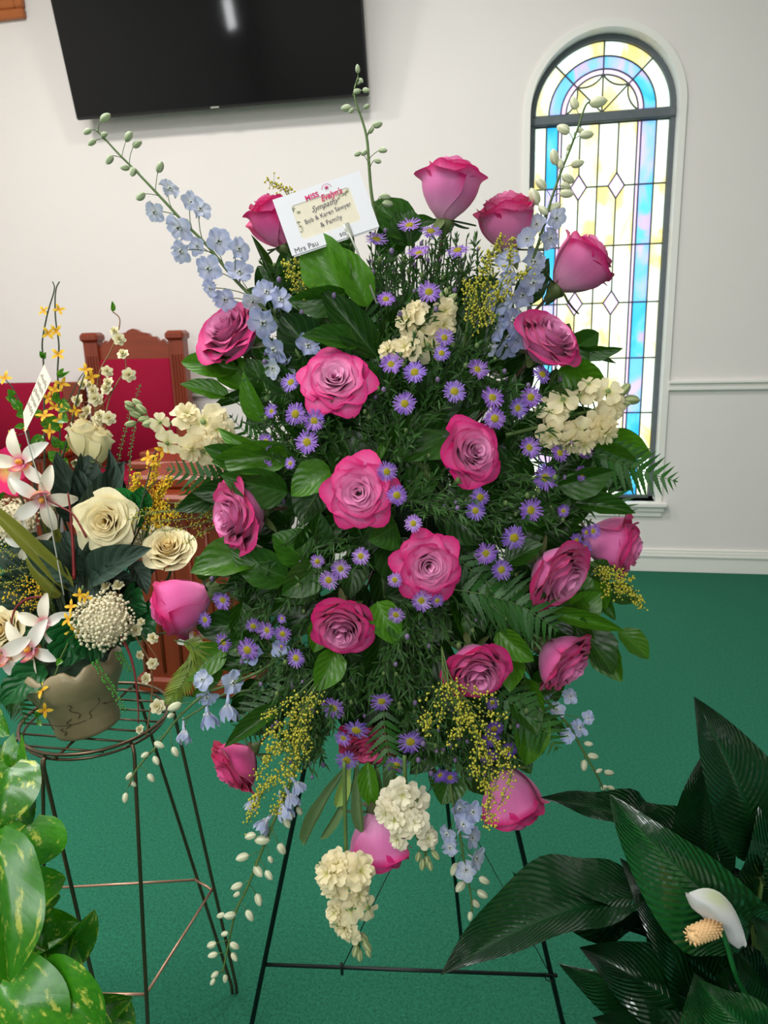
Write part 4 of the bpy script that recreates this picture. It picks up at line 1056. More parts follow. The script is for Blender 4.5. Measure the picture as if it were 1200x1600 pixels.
# ================================================================== leaves of the spray
LV = {'salal': [leaf_mesh('leaf', M['salal'], 'ovate', .25 + .25 * (k % 3), .18 + .06 * (k % 2), .07, seed=k, nu=6, nv=9) for k in range(6)],
      'lance': [leaf_mesh('leaf', M['salal'], 'lance', .3 + .3 * (k % 2), .25, .03, seed=k + 10, nu=4, nv=9) for k in range(3)],
      'grey': [leaf_mesh('leaf', M['stockleaf'], 'strap', .5 + .3 * (k % 2), .12, .03, seed=k + 20, nu=4, nv=9) for k in range(2)]}
BR = (2.5, 2.05, 1.3); DK = (.42, .50, .45); MD = (1, 1, 1)  # leaf tints: BR includes painted light shining through, DK painted shade inside the spray
def branch(label, root, leaves, dt=0.02, cat='leaves', name='lemon_leaf_branch'):
    T = thing(name, core_pt(*root), label, cat); ri = P(root[0], root[1], tdep(*root, dt + .03))
    bp = MB()
    stem_part(T, [core_pt(*root), ri], .0022, M['stem_rose'], seg=5, k=1)
    for q, lf in enumerate(leaves):
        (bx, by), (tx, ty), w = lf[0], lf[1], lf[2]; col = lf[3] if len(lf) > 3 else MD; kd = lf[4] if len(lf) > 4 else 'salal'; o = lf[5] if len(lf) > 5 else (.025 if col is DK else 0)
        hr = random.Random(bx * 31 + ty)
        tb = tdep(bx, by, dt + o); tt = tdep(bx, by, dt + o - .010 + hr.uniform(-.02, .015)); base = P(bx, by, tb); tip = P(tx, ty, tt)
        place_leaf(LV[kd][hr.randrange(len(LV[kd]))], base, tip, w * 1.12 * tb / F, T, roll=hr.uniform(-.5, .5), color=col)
        stem_part(T, [ri, (ri + base) / 2 + FWD * .006, base], .0010, M['stem'], 'petiole', 4, 2)
    return T
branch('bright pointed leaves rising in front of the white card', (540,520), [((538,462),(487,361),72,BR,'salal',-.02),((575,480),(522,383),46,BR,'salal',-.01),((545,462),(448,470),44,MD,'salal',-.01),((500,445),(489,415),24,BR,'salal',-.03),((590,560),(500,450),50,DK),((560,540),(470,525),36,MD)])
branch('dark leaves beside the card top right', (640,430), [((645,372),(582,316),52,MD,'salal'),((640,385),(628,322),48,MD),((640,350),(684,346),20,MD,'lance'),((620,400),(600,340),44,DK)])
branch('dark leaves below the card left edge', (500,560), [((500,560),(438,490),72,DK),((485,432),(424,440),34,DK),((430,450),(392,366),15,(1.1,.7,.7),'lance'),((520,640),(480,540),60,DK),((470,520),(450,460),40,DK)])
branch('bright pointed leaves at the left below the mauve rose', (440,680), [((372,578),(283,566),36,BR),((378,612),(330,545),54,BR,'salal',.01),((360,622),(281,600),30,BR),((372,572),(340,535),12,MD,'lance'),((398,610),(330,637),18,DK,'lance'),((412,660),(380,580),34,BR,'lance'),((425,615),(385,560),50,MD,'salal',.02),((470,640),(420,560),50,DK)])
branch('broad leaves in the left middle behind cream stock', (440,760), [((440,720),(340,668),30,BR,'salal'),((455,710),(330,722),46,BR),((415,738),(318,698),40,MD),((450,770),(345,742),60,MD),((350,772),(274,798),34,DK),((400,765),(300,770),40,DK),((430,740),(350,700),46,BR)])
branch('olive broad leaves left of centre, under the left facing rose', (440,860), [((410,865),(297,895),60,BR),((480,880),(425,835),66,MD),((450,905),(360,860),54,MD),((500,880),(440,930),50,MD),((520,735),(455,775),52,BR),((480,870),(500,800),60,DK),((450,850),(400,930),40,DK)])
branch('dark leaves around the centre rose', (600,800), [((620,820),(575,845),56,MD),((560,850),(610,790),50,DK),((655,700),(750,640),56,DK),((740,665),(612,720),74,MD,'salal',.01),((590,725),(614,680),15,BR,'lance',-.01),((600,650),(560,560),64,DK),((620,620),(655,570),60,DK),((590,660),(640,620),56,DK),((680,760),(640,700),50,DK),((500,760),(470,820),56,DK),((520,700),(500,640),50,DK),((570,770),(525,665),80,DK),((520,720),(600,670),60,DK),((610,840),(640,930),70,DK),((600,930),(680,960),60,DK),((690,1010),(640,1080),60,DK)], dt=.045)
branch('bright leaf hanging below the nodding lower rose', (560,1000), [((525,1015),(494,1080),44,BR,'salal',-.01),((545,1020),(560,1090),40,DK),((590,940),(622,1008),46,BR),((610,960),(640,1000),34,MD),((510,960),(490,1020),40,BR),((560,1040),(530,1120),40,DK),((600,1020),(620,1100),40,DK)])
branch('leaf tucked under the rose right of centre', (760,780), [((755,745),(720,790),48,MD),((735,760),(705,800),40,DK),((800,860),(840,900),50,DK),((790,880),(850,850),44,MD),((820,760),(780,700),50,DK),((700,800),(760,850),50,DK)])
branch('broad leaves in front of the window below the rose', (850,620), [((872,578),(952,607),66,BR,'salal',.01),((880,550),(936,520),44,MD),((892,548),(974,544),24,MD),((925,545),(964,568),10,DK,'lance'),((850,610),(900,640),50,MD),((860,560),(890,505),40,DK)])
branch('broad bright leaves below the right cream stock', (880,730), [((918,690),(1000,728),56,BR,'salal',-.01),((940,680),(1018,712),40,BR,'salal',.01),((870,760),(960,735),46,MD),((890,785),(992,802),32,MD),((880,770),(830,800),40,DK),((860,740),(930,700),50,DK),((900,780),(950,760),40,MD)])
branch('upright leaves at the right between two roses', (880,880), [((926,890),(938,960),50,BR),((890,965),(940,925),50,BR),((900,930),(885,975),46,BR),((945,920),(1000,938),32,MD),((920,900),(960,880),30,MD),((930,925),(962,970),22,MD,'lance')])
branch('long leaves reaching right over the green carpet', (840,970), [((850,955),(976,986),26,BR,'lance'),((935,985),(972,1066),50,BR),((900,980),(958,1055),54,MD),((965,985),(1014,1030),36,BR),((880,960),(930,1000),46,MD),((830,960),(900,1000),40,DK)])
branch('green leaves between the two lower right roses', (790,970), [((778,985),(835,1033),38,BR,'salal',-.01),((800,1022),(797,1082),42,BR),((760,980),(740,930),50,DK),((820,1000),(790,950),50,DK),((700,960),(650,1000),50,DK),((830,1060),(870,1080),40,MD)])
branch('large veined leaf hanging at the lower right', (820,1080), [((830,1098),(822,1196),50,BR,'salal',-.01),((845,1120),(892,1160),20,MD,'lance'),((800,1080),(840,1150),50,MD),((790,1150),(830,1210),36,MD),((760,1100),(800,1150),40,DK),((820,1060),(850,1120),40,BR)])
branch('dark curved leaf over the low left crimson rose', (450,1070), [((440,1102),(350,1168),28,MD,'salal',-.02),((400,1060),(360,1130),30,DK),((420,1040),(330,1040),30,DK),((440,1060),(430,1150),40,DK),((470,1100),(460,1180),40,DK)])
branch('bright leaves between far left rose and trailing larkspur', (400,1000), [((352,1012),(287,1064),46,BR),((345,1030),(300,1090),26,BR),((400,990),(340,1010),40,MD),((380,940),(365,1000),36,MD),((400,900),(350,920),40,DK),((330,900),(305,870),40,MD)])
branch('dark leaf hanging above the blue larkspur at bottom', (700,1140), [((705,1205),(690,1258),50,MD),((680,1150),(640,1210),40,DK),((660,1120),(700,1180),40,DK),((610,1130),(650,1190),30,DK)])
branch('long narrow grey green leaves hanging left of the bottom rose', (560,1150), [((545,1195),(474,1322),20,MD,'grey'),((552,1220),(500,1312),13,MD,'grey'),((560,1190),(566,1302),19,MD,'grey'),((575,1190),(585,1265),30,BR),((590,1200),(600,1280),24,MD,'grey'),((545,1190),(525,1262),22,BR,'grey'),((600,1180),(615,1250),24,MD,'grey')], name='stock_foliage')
# random deeper foliage that closes the dome
POLY = [(425,440),(500,400),(560,385),(700,380),(760,420),(820,480),(855,560),(890,640),(905,720),(890,800),(870,880),(880,960),(870,1030),(840,1110),(790,1170),(720,1200),(650,1180),(560,1190),(480,1170),(440,1110),(400,1050),(370,950),(345,900),(350,820),(390,740),(400,650),(410,600),(430,530)]
def inside(x, y, poly=POLY):
    c = False; n = len(poly)
    for i in range(n):
        (x1, y1), (x2, y2) = poly[i], poly[i - 1]
        if (y1 > y) != (y2 > y) and x < (x2 - x1) * (y - y1) / (y2 - y1) + x1: c = not c
    return c
fr = random.Random(99)
cells = {}
while sum(len(v) for v in cells.values()) < 270:
    x, y = fr.uniform(350, 910), fr.uniform(380, 1200)
    if not inside(x, y) or (y < 490 and x > 560 and fr.random() < .8): continue
    a = math.atan2(y - 790, x - 625) + fr.uniform(-.7, .7); L = fr.uniform(60, 95)
    tx, ty = x + L * math.cos(a), y + L * math.sin(a)
    nr = any(math.hypot((x + tx) / 2 - r[0], (y + ty) / 2 - r[1]) < r[2] * .75 for r in ROSES)
    if not inside(tx, ty) and fr.random() < .75: continue
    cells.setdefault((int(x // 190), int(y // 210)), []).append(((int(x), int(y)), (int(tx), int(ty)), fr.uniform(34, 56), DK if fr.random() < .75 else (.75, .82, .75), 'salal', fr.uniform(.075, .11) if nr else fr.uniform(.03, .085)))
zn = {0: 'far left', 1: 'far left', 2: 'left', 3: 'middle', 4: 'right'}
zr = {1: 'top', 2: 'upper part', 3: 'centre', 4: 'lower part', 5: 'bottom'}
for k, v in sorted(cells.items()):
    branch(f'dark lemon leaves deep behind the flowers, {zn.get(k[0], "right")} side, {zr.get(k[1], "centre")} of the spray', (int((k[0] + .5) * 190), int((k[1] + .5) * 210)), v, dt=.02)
# ferns
fern('leather fern frond reaching right past the window sill', [(880,690),(940,712),(1000,735),(1056,752)], 1.14, 1.12, 100, 14, tilt=.2)
fern('fern frond drooping at the right under the cream stock', [(860,770),(910,775),(950,770),(990,800)], 1.15, 1.13, 80, 12)
fern('fern frond spreading left over the wooden table', [(430,770),(380,755),(320,745),(262,733)], 1.18, 1.15, 86, 15)
fern('second fern frond lower left of the first', [(440,800),(380,790),(320,785),(285,765)], 1.19, 1.16, 70, 12)
fern('dark fern frond among the leaves right of the lower roses', [(700,920),(760,930),(820,950),(870,985)], 1.075, 1.07, 130, 14, color=(.7,.8,.7))
fern('dark fern frond beside the open rose below centre', [(700,860),(745,900),(790,960),(820,1010)], 1.09, 1.08, 110, 14, color=(.6,.75,.65))
fern('fern frond standing under the card', [(600,600),(585,540),(570,470),(560,420)], 1.10, 1.11, 80, 13, color=(.9,1,.9))
fern('fern frond fanning at upper middle', [(640,640),(570,580),(520,540),(490,520)], 1.10, 1.12, 100, 13, color=(.8,.9,.8))
fern('fern frond near the left blue delphinium florets', [(520,640),(480,600),(450,560),(440,520)], 1.12, 1.12, 70, 11)
fern('fern frond at the bottom right behind goldenrod', [(740,1040),(790,1090),(840,1130),(870,1170)], 1.10, 1.11, 110, 13)
fern('fern frond at the lower left edge', [(500,1040),(440,1080),(400,1120),(375,1150)], 1.12, 1.13, 90, 12)
fern('fern frond hanging at bottom beside the buried rose', [(600,1050),(600,1120),(605,1170),(615,1215)], 1.10, 1.09, 80, 12, color=(.8,.9,.8))
fern('small fern beside the mauve rose at the left', [(480,700),(430,690),(390,680),(360,650)], 1.14, 1.14, 60, 11)
# fine aster greenery: thousands of narrow leaves nobody could count
nb = MB()
def needle(b, p, d, L, w, seed):
    d = _n(d); s = d.cross(CAM - p); s = _n(s + Vector((seed.uniform(-.5, .5), seed.uniform(-.5, .5), seed.uniform(-.5, .5))) * .8)
    k = len(b.v); q = Vector((0, 0, -1)) * L * .12
    b.add(p - s * w * .3, l=(-1, 0, 0)); b.add(p + s * w * .3, l=(1, 0, 0)); b.add(p + d * L * .5 + s * w, l=(1, .5, 0)); b.add(p + d * L * .5 - s * w, l=(-1, .5, 0)); b.add(p + d * L + q, l=(0, 1, 0))
    b.face((k, k + 1, k + 2, k + 3)); b.face((k + 3, k + 2, k + 4))
gr = random.Random(5); sb = MB(); tips = []
NS = 0
while NS < 760:
    x, y = gr.uniform(360, 920), (gr.uniform(385, 1200) if NS < 600 else gr.uniform(1000, 1190))
    if not inside(x, y): continue
    if any(math.hypot(x - r[0], y - r[1]) < r[2] * .9 for r in ROSES): continue
    NS += 1
    if y < 500 and gr.random() < .55: continue
    a = math.atan2(y - 790, x - 625) + gr.uniform(-.6, .6); L = gr.uniform(50, 95); t = tdep(x, y, gr.uniform(-.004, .06))
    p0 = P(x - L * .5 * math.cos(a), y - L * .5 * math.sin(a), t + .02); p1 = P(x + L * .5 * math.cos(a), y + L * .5 * math.sin(a), t - gr.uniform(0, .02)); mid = (p0 + p1) / 2 + Vector((0, 0, .006))
    path = bez(p0, mid, p1, 4); sb.tube(path, .0007, 3, caps=False)
    for q in range(20):
        f = gr.random() * 3.99; i = int(f); p = path[i].lerp(path[i + 1], f - i); ax = _n(path[i + 1] - path[i])
        needle(nb, p, ax * .9 + Vector((gr.gauss(0, .6), gr.gauss(0, .6), gr.gauss(0, .6))), gr.uniform(.009, .022), gr.uniform(.0010, .0020), gr)
    tips.append((p1, t))
for x, y in [(600+dx, yy) for dx in range(-20, 130, 9) for yy in (372, 395, 420)]:        # upright aster stems at the top
    x += gr.uniform(-6, 6); y += gr.uniform(-14, 14); t = tdep(x, y, gr.uniform(0, .05))
    path = bez(P(640 + (x - 640) * .5, 520, t + .02), P(x, (y + 520) / 2, t + .01), P(x, y, t), 5); sb.tube(path, .0009, 4, caps=False); tips.append((path[-1], t))
    for q in range(22):
        f = gr.random() * 4.99; i = int(f); p = path[i].lerp(path[i + 1], f - i); needle(nb, p, _n(path[i + 1] - path[i]) + Vector((gr.gauss(0, .4), gr.gauss(0, .4), gr.gauss(0, .3))), gr.uniform(.008, .02), gr.uniform(.0010, .0018), gr)
GT = thing('aster_greenery', P(625, 780, CORE_T), 'fine narrow dark green aster foliage filling the gaps between the spray flowers', 'foliage'); ginv = GT.matrix_basis.inverted(); GT['kind'] = 'stuff'
obj('narrow_leaves', nb.xf(ginv).mesh('narrow_leaves', M['needle'], False), GT, kind='stuff'); obj('thin_stems', sb.xf(ginv).mesh('thin_stems', M['stem_dark']), GT, kind='stuff')
bb = MB()
for k, (p, t) in enumerate(tips):
    if k % 3 == 0:
        bb.ball(p - FWD * .002, gr.uniform(.0022, .0042), 6, 4, (1, 1, 1.25), lin((104, 128, 70)) if k % 2 else lin((130, 110, 150)))
obj('aster_buds', bb.xf(ginv).mesh('aster_buds', M['bud']), GT, kind='stuff')

# ================================================================== the sympathy card
def card():
    tc = 1.075
    A, B_, Cc, Dd = P(427, 311, tc), P(564, 265, tc + .004), P(592, 358, tc), P(458, 404, tc - .006)
    ox = _n(B_ - A); nz = _n((B_ - A).cross(Dd - A)); oy = nz.cross(ox)      # oy: downwards
    if oy.dot(Dd - A) < 0: oy = -oy
    w = ((B_ - A).length + (Cc - Dd).length) / 2; h = (Dd - A).dot(oy)
    up = -oy; out = ox.cross(up)
    T = thing('sympathy_card', Matrix.Translation(Dd - up * 0) @ Matrix((ox, up, out)).transposed().to_4x4(), 'white windowed sympathy card with magenta heading tucked at the top of the spray', 'card')
    def rrect(x0, y0, x1, y1, r, n=5):
        o = []
        for cx, cy, a0 in ((x1 - r, y0 + r, -90), (x1 - r, y1 - r, 0), (x0 + r, y1 - r, 90), (x0 + r, y0 + r, 180)):
            for i in range(n + 1): a = R(a0 + 90 * i / n); o.append((cx + r * math.cos(a), cy + r * math.sin(a)))
        return o
    wx0, wx1, wy0, wy1 = w * .165, w * .835, h * .235, h * .80
    inner = rrect(wx0, wy0, wx1, wy1, .005); k = len(inner); b = MB()
    cx, cy = (wx0 + wx1) / 2, (wy0 + wy1) / 2; outer = []
    for x, y in inner:                                  # push onto the envelope's outline
        dx, dy = x - cx, y - cy; s_ = min((w - cx if dx > 0 else cx) / max(1e-6, abs(dx)), (h - cy if dy > 0 else cy) / max(1e-6, abs(dy))); outer.append((cx + dx * s_, cy + dy * s_))
    full = [(p, 0) for p in outer]
    for z in (0, -.0012):
        for p in inner: b.add((p[0], p[1], z))
        for p in outer: b.add((p[0], p[1], z))
    for i in range(k):
        j = (i + 1) % k; b.face((i, j, k + j, k + i)); b.face((i, 2 * k + i, 2 * k + j, j)); b.face((k + i, k + j, 3 * k + j, 3 * k + i))
    for cxx, cyy in ((0, 0), (w, 0), (w, h), (0, h)):   # square the corners
        nn = sorted(range(k), key=lambda i: math.hypot(outer[i][0] - cxx, outer[i][1] - cyy)); ia = nn[0]
        xs = [i for i in nn if abs(outer[i][0] - cxx) < 1e-6][:1]; ys = [i for i in nn if abs(outer[i][1] - cyy) < 1e-6][:1]
        if xs and ys: c_ = b.add((cxx, cyy, 0)); b.face((k + xs[0], c_, k + ys[0]))
    obj('envelope', b.mesh('envelope', M['card'], False), T)
    b = MB(); b.box((.002, .002, -.0022), (w - .002, h - .002, -.0014)); obj('envelope_back', b.mesh('envelope_back', M['card'], False), T)
    b = MB(); b.box((w * .12, h * .19, -.0013), (w * .88, h * .86, -.0006)); obj('message_card', b.mesh('message_card', M['cream_card'], False), T)['label'] = 'cream message card behind the window'
    def text(s, x, y, size, mat, z=.0004, shear=0.0, rot=0.0, name='lettering', sx=1.0, bold=0.0):
        cu = bpy.data.curves.new('text', 'FONT'); cu.body = s; cu.size = size; cu.shear = shear; cu.extrude = .00012; cu.offset = bold; cu.resolution_u = 3
        to = bpy.data.objects.new('text_source', cu); C.objects.link(to); bpy.context.view_layer.update()
        me = bpy.data.meshes.new_from_object(to.evaluated_get(bpy.context.evaluated_depsgraph_get())); bpy.data.objects.remove(to); bpy.data.curves.remove(cu)
        me.materials.clear(); me.materials.append(mat)
        obj(name, me, T, Matrix.Translation((x, y, z)) @ Matrix.Rotation(rot, 4, 'Z') @ Matrix.Diagonal((sx, 1, 1, 1)), kind='stuff')
    text('MISS', w * .34, h * .80, h * .115, M['pinkink'], bold=.0003, rot=R(2))
    text("Evelyn's", w * .50, h * .715, h * .14, M['pinkink'], shear=.3, bold=.00025, rot=R(4), sx=.8)
    text('Sympathy', w * .36, h * .60, h * .125, M['ink'], shear=.5, z=.0001, rot=R(3), sx=.9)
    text('Bob & Karen Sawyer', w * .25, h * .455, h * .10, M['ink'], z=.0001, rot=R(4), sx=.92)
    text('& Family', w * .40, h * .33, h * .105, M['ink'], z=.0001, rot=R(4))
    text('Mrs Pau', w * .04, h * .06, h * .12, M['ink'], rot=R(2)); text('son', w * .56, h * .09, h * .11, M['ink'], rot=R(2))
    b = MB()                                            # little flower mark over the heading, arc of letters as dashes
    for i in range(5):
        a = i * 1.257 + .3; b.tube([(w * .60, h * .90, .0004), (w * .60 + math.cos(a) * .0030, h * .90 + math.sin(a) * .0030, .0004)], .0007, 4)
    for i in range(9):
        a = R(165 - i * 19); b.tube([(w * .60 + math.cos(a) * .0065, h * .885 + math.sin(a) * .0065, .0004), (w * .60 + math.cos(a) * .0078, h * .885 + math.sin(a) * .0078, .0004)], .0004, 4)
    obj('emblem', b.mesh('emblem', M['pinkink']), T, kind='stuff')
    b = MB(); hr = random.Random(2)                     # printed leaf sprays in the card corners
    for (x, y, n, a0) in ((w * .83, h * .78, 26, 215), (w * .17, h * .76, 18, -50), (w * .18, h * .55, 14, -80), (w * .74, h * .79, 14, 240), (w * .19, h * .34, 8, 80)):
        for i in range(n):
            a = R(a0 + hr.uniform(-75, 75)); q = Vector((x, y, -.0004)) + Vector((math.cos(R(a0)), math.sin(R(a0)), 0)) * hr.uniform(0, .012); L = hr.uniform(.002, .005); d = Vector((math.cos(a), math.sin(a), 0)); s = Vector((-d.y, d.x, 0)) * L * .16
            if not (wx0 < q.x < wx1 and wy0 < q.y < wy1): continue
            k0 = len(b.v); b.add(q); b.add(q + d * L * .5 + s); b.add(q + d * L); b.add(q + d * L * .5 - s); b.face((k0, k0 + 1, k0 + 2, k0 + 3))
    obj('printed_leaves', b.mesh('printed_leaves', M['sage'], False), T, kind='stuff')
    b = MB(); b.tube([(w * .66, h * .2, .0012), (w * .68, -.02, .001), (w * .70, -.10, -.01)], .0016, 6); b.box((w * .63, h * .02, .0006), (w * .70, h * .26, .0022), bev=.0004); obj('plastic_pick', b.mesh('plastic_pick', M['plastic']), T, kind='stuff')
card()

# ================================================================== ring plant stand at the left
SZ = 0.70
rc = at_z(150, 1118, SZ); rr_ = ((at_z(263, 1112, SZ) - at_z(38, 1125, SZ)).length) / 2
PS = thing('plant_stand', Vector((rc.x, rc.y, 0)), 'tall bronze wire plant stand with round wire top at the left', 'plant stand')
pinv = PS.matrix_basis.inverted()
b = MB(); pts = [rc + Vector((math.cos(a / 40 * 6.283) * rr_, math.sin(a / 40 * 6.283) * rr_, 0)) for a in range(41)]; b.tube(pts, .0032, 7, caps=False); b.xf(pinv); obj('top_ring', b.mesh('top_ring', M['bronze']), PS)
b = MB(); pts = [rc + Vector((math.cos(a / 40 * 6.283) * rr_ * .96, math.sin(a / 40 * 6.283) * rr_ * .96, -.012)) for a in range(41)]; b.tube(pts, .0024, 6, caps=False); b.xf(pinv); obj('lower_ring', b.mesh('lower_ring', M['bronze']), PS)
for i in range(-3, 4):
    y = i * rr_ / 3.7; w = math.sqrt(max(0, rr_ ** 2 - y * y)); rod(PS, 'grid_wire', rc + Vector((-w, y, -.004)), rc + Vector((w, y, -.004)), .0019, M['bronze'], 6)
rod(PS, 'cross_wire', rc + Vector((0, -rr_, -.008)), rc + Vector((0, rr_, -.008)), .0024, M['bronze'], 6)
def rim(px, py):
    q = at_z(px, py, SZ - .006); d = q - rc; d.z = 0; return rc + d.normalized() * rr_ * .99 + Vector((0, 0, -.006))
legs = {'A': (rim(77, 1178), at_z(201, 1775, 0)), 'B': (rim(97, 1162), at_z(72, 1478, 0)), 'C': (rim(205, 1162), at_z(242, 1800, 0)), 'D': (rim(215, 1068), at_z(363, 1552, 0)), 'E': (rim(264, 1100), at_z(370, 1551, 0)), 'F': (rim(32, 1150), at_z(48, 1474, 0))}
zb = .27; bp = {}
for k, (a, c) in legs.items():
    bb_ = a + Vector((0, 0, -.02)); q = MB(); out = a - rc; out.z = 0; out.normalize()
    q.tube([a, a + out * .006 + Vector((0, 0, -.004)), bb_ + out * .008 + Vector((0, 0, .004)), c + Vector((0, 0, .02)), c], .0034, 7); q.xf(pinv); obj('leg', q.mesh('leg', M['bronze']), PS)
    t = (bb_.z - zb) / (bb_.z - c.z); bp[k] = bb_.lerp(c, t)
order = ['F', 'B', 'D', 'E', 'C', 'A', 'F']
for u, v in zip(order, order[1:]): rod(PS, 'brace', bp[u], bp[v], .0026, M['copper'], 7)

# ================================================================== stoneware vase and its silk flowers
vb = at_z(139, 1134, SZ + .002)
V = thing('ceramic_vase', Matrix.Translation(vb) @ Matrix.Rotation(R(3), 4, 'X') @ Matrix.Rotation(R(-7), 4, 'Y') @ Matrix.Scale(.88, 4), 'brownish grey stoneware vase with scalloped rim and raised twig lines on the wire stand', 'vase')
vprof = [(0, .0), (.052, .0), (.060, .004), (.061, .02), (.063, .045), (.072, .075), (.086, .10), (.094, .122), (.092, .145), (.086, .150), (.084, .138), (.082, .12), (.070, .09), (0, .07)]
def vsurf(u, k, off=0.0):
    k0 = min(len(vprof) - 2, int(k)); f = k - k0; r = vprof[k0][0] * (1 - f) + vprof[k0 + 1][0] * f; z = vprof[k0][1] * (1 - f) + vprof[k0 + 1][1] * f
    a = u * 6.283; sc = sm(.11, .145, z); r += off; z += sc * (.006 * math.sin(a * 9) + .003 * math.sin(a * 17 + 1)); r *= 1 + .03 * math.sin(a * 2 + 1) + sc * .03 * math.sin(a * 6)
    return Vector((r * math.cos(a), r * math.sin(a), z))
b = MB(); b.grid(64, (len(vprof) - 1) * 2, lambda u, v: tuple(vsurf(u, v * (len(vprof) - 1))), closed=True); obj('vase_body', b.mesh('vase_body', M['vase']), V)
b = MB(); hr = random.Random(4)
def vline(u0, k0, u1, k1, w=.0011, wob=.012):
    ph = hr.uniform(0, 6); pts = [vsurf(u0 + (u1 - u0) * i / 14 + wob * math.sin(i * .7 + ph), k0 + (k1 - k0) * i / 14, .0006) for i in range(15)]; b.tube(pts, w * .7, 5)
for (u0, k0, u1, k1) in ((.50, 5.9, .66, 3.2), (.60, 3.6, .86, 3.9), (.72, 3.5, .74, 2.9), (.86, 3.9, .93, 5.2), (.93, 4.6, 1.0, 4.2), (.55, 5.2, .58, 6.3), (.83, 4.2, .80, 5.5), (.63, 4.6, .66, 6.0), (.76, 3.5, .78, 4.3)): vline(u0, k0, u1, k1)
obj('twig_relief', b.mesh('twig_relief', M['vase_line']), V, kind='stuff')
b = MB(); b.ball((0, 0, .125), .082, 16, 8, (1, 1, .35)); obj('moss', b.mesh('moss', M['foam']), V)
TV_ = (vb - CAM).dot(FWD)
VC = vb + Vector((-.008, .0, .13))
# dark inner greenery
def spot(px, py, o=0.0): return P(px, py, TV_ + o)
LM = {'silk': [leaf_mesh('leaf', M['silkleaf'], 'lance', .5 + .3 * k, .3, .04, seed=30 + k, nu=6, nv=10) for k in range(3)],
      'ivy': [leaf_mesh('leaf', M['ivy'], 'ivy', .4 + .3 * k, .15, .06, seed=40 + k, nu=6, nv=14) for k in range(3)],
      'ivyround': [leaf_mesh('leaf', M['ivy'], 'round', .4, .2, .08, seed=45 + k, nu=6, nv=9) for k in range(2)],
      'blade': [leaf_mesh('leaf', M['olive'], 'blade', .6, .2, .02, seed=50 + k, nu=4, nv=14) for k in range(2)]}
def vsprig(label, leaves, kind, o=0.0, name='silk_leaf_sprig', color=None, rootpt=None):
    rp = rootpt or VC; T = thing(name, rp, label, 'leaves')
    for q, lf in enumerate(leaves):
        (bx, by), (tx, ty), w = lf[:3]; oo = lf[3] if len(lf) > 3 else 0.0; hr = random.Random(bx * 7 + tx); base = spot(bx, by, o + oo); tip = spot(tx, ty, o + oo - hr.uniform(0, .03))
        place_leaf(LM[kind][q % len(LM[kind])], base, tip, w * TV_ / F * 1.1, T, roll=hr.uniform(-.4, .4), color=color)
        stem_part(T, [rp, rp.lerp(base, .6) + FWD * .004, base], .0014, M['stem_dark'], seg=5, k=2)
vsprig('dark dusty green silk leaves spreading below the big cream silk rose', [((130, 905), (33, 845), 52), ((140, 905), (238, 856), 50), ((125, 900), (100, 828), 44), ((140, 900), (150, 830), 46), ((130, 910), (100, 915), 50), ((140, 915), (168, 925), 50), ((150, 900), (215, 905), 40), ((205, 880), (230, 930), 30)], 'silk', -.04)
vsprig('tall dark silk leaves around the white rosebud pair', [((135, 820), (88, 705), 50), ((140, 830), (120, 730), 44), ((150, 840), (195, 720), 56), ((165, 840), (170, 700), 40), ((125, 790), (130, 700), 50)], 'silk', .01)
vsprig('glossy dark ivy leaves hanging over the vase rim', [((120, 965), (100, 1042), 70, -.045), ((130, 970), (150, 1035), 70, -.05), ((70, 1040), (2, 1100), 46, -.05), ((90, 980), (40, 1010), 60, -.02), ((200, 960), (240, 1000), 60, .0), ((190, 940), (230, 955), 60, .01), ((160, 950), (200, 1010), 60, -.03), ((60, 1060), (20, 1075), 40, -.03)], 'ivy', -.03, 'ivy_sprig', (.62, .62, .62))
vsprig('bright green silk ivy leaves by the goldenrod', [((215, 800), (182, 762), 38), ((215, 795), (222, 760), 34), ((205, 805), (215, 770), 30), ((225, 812), (188, 800), 28)], 'ivyround', -.03, 'ivy_sprig', (1.2, 1.25, 1.1))
vsprig('long olive green blades at the left edge above the orchids', [((110, 920), (-40, 770), 24, -.05), ((105, 900), (60, 760), 22, .0), ((95, 930), (40, 870), 16, -.02), ((80, 900), (75, 820), 20, .02)], 'blade', 0, 'grass_blades')
vsprig('leafy filler in the middle of the silk arrangement', [((120, 960), (70, 900), 44), ((120, 960), (190, 900), 50), ((120, 960), (60, 950), 44), ((140, 960), (210, 930), 50), ((130, 960), (130, 890), 50), ((140, 970), (230, 900), 40), ((100, 960), (20, 920), 44), ((60, 960), (-20, 900), 50), ((60, 930), (-10, 860), 50), ((90, 900), (20, 830), 50), ((60, 1000), (-10, 960), 54), ((80, 930), (70, 850), 50), ((40, 900), (0, 940), 50), ((100, 960), (10, 870), 40), ((150, 960), (250, 880), 40), ((120, 950), (30, 990), 50)], 'silk', .05, 'silk_leaf_sprig', (.6, .8, .6))
def silk_rose(px, py, dia, d, kind, label, tint=(1, 1, 1), o=-.03, sz=1.0):
    T = rose(px, py, dia, d, kind, label, tint, sz=sz, off=TV_ + o, core=VC, stem_mat=M['stem_dark']); return T
CREAM_T = (1.08, 1.75, 1.0)
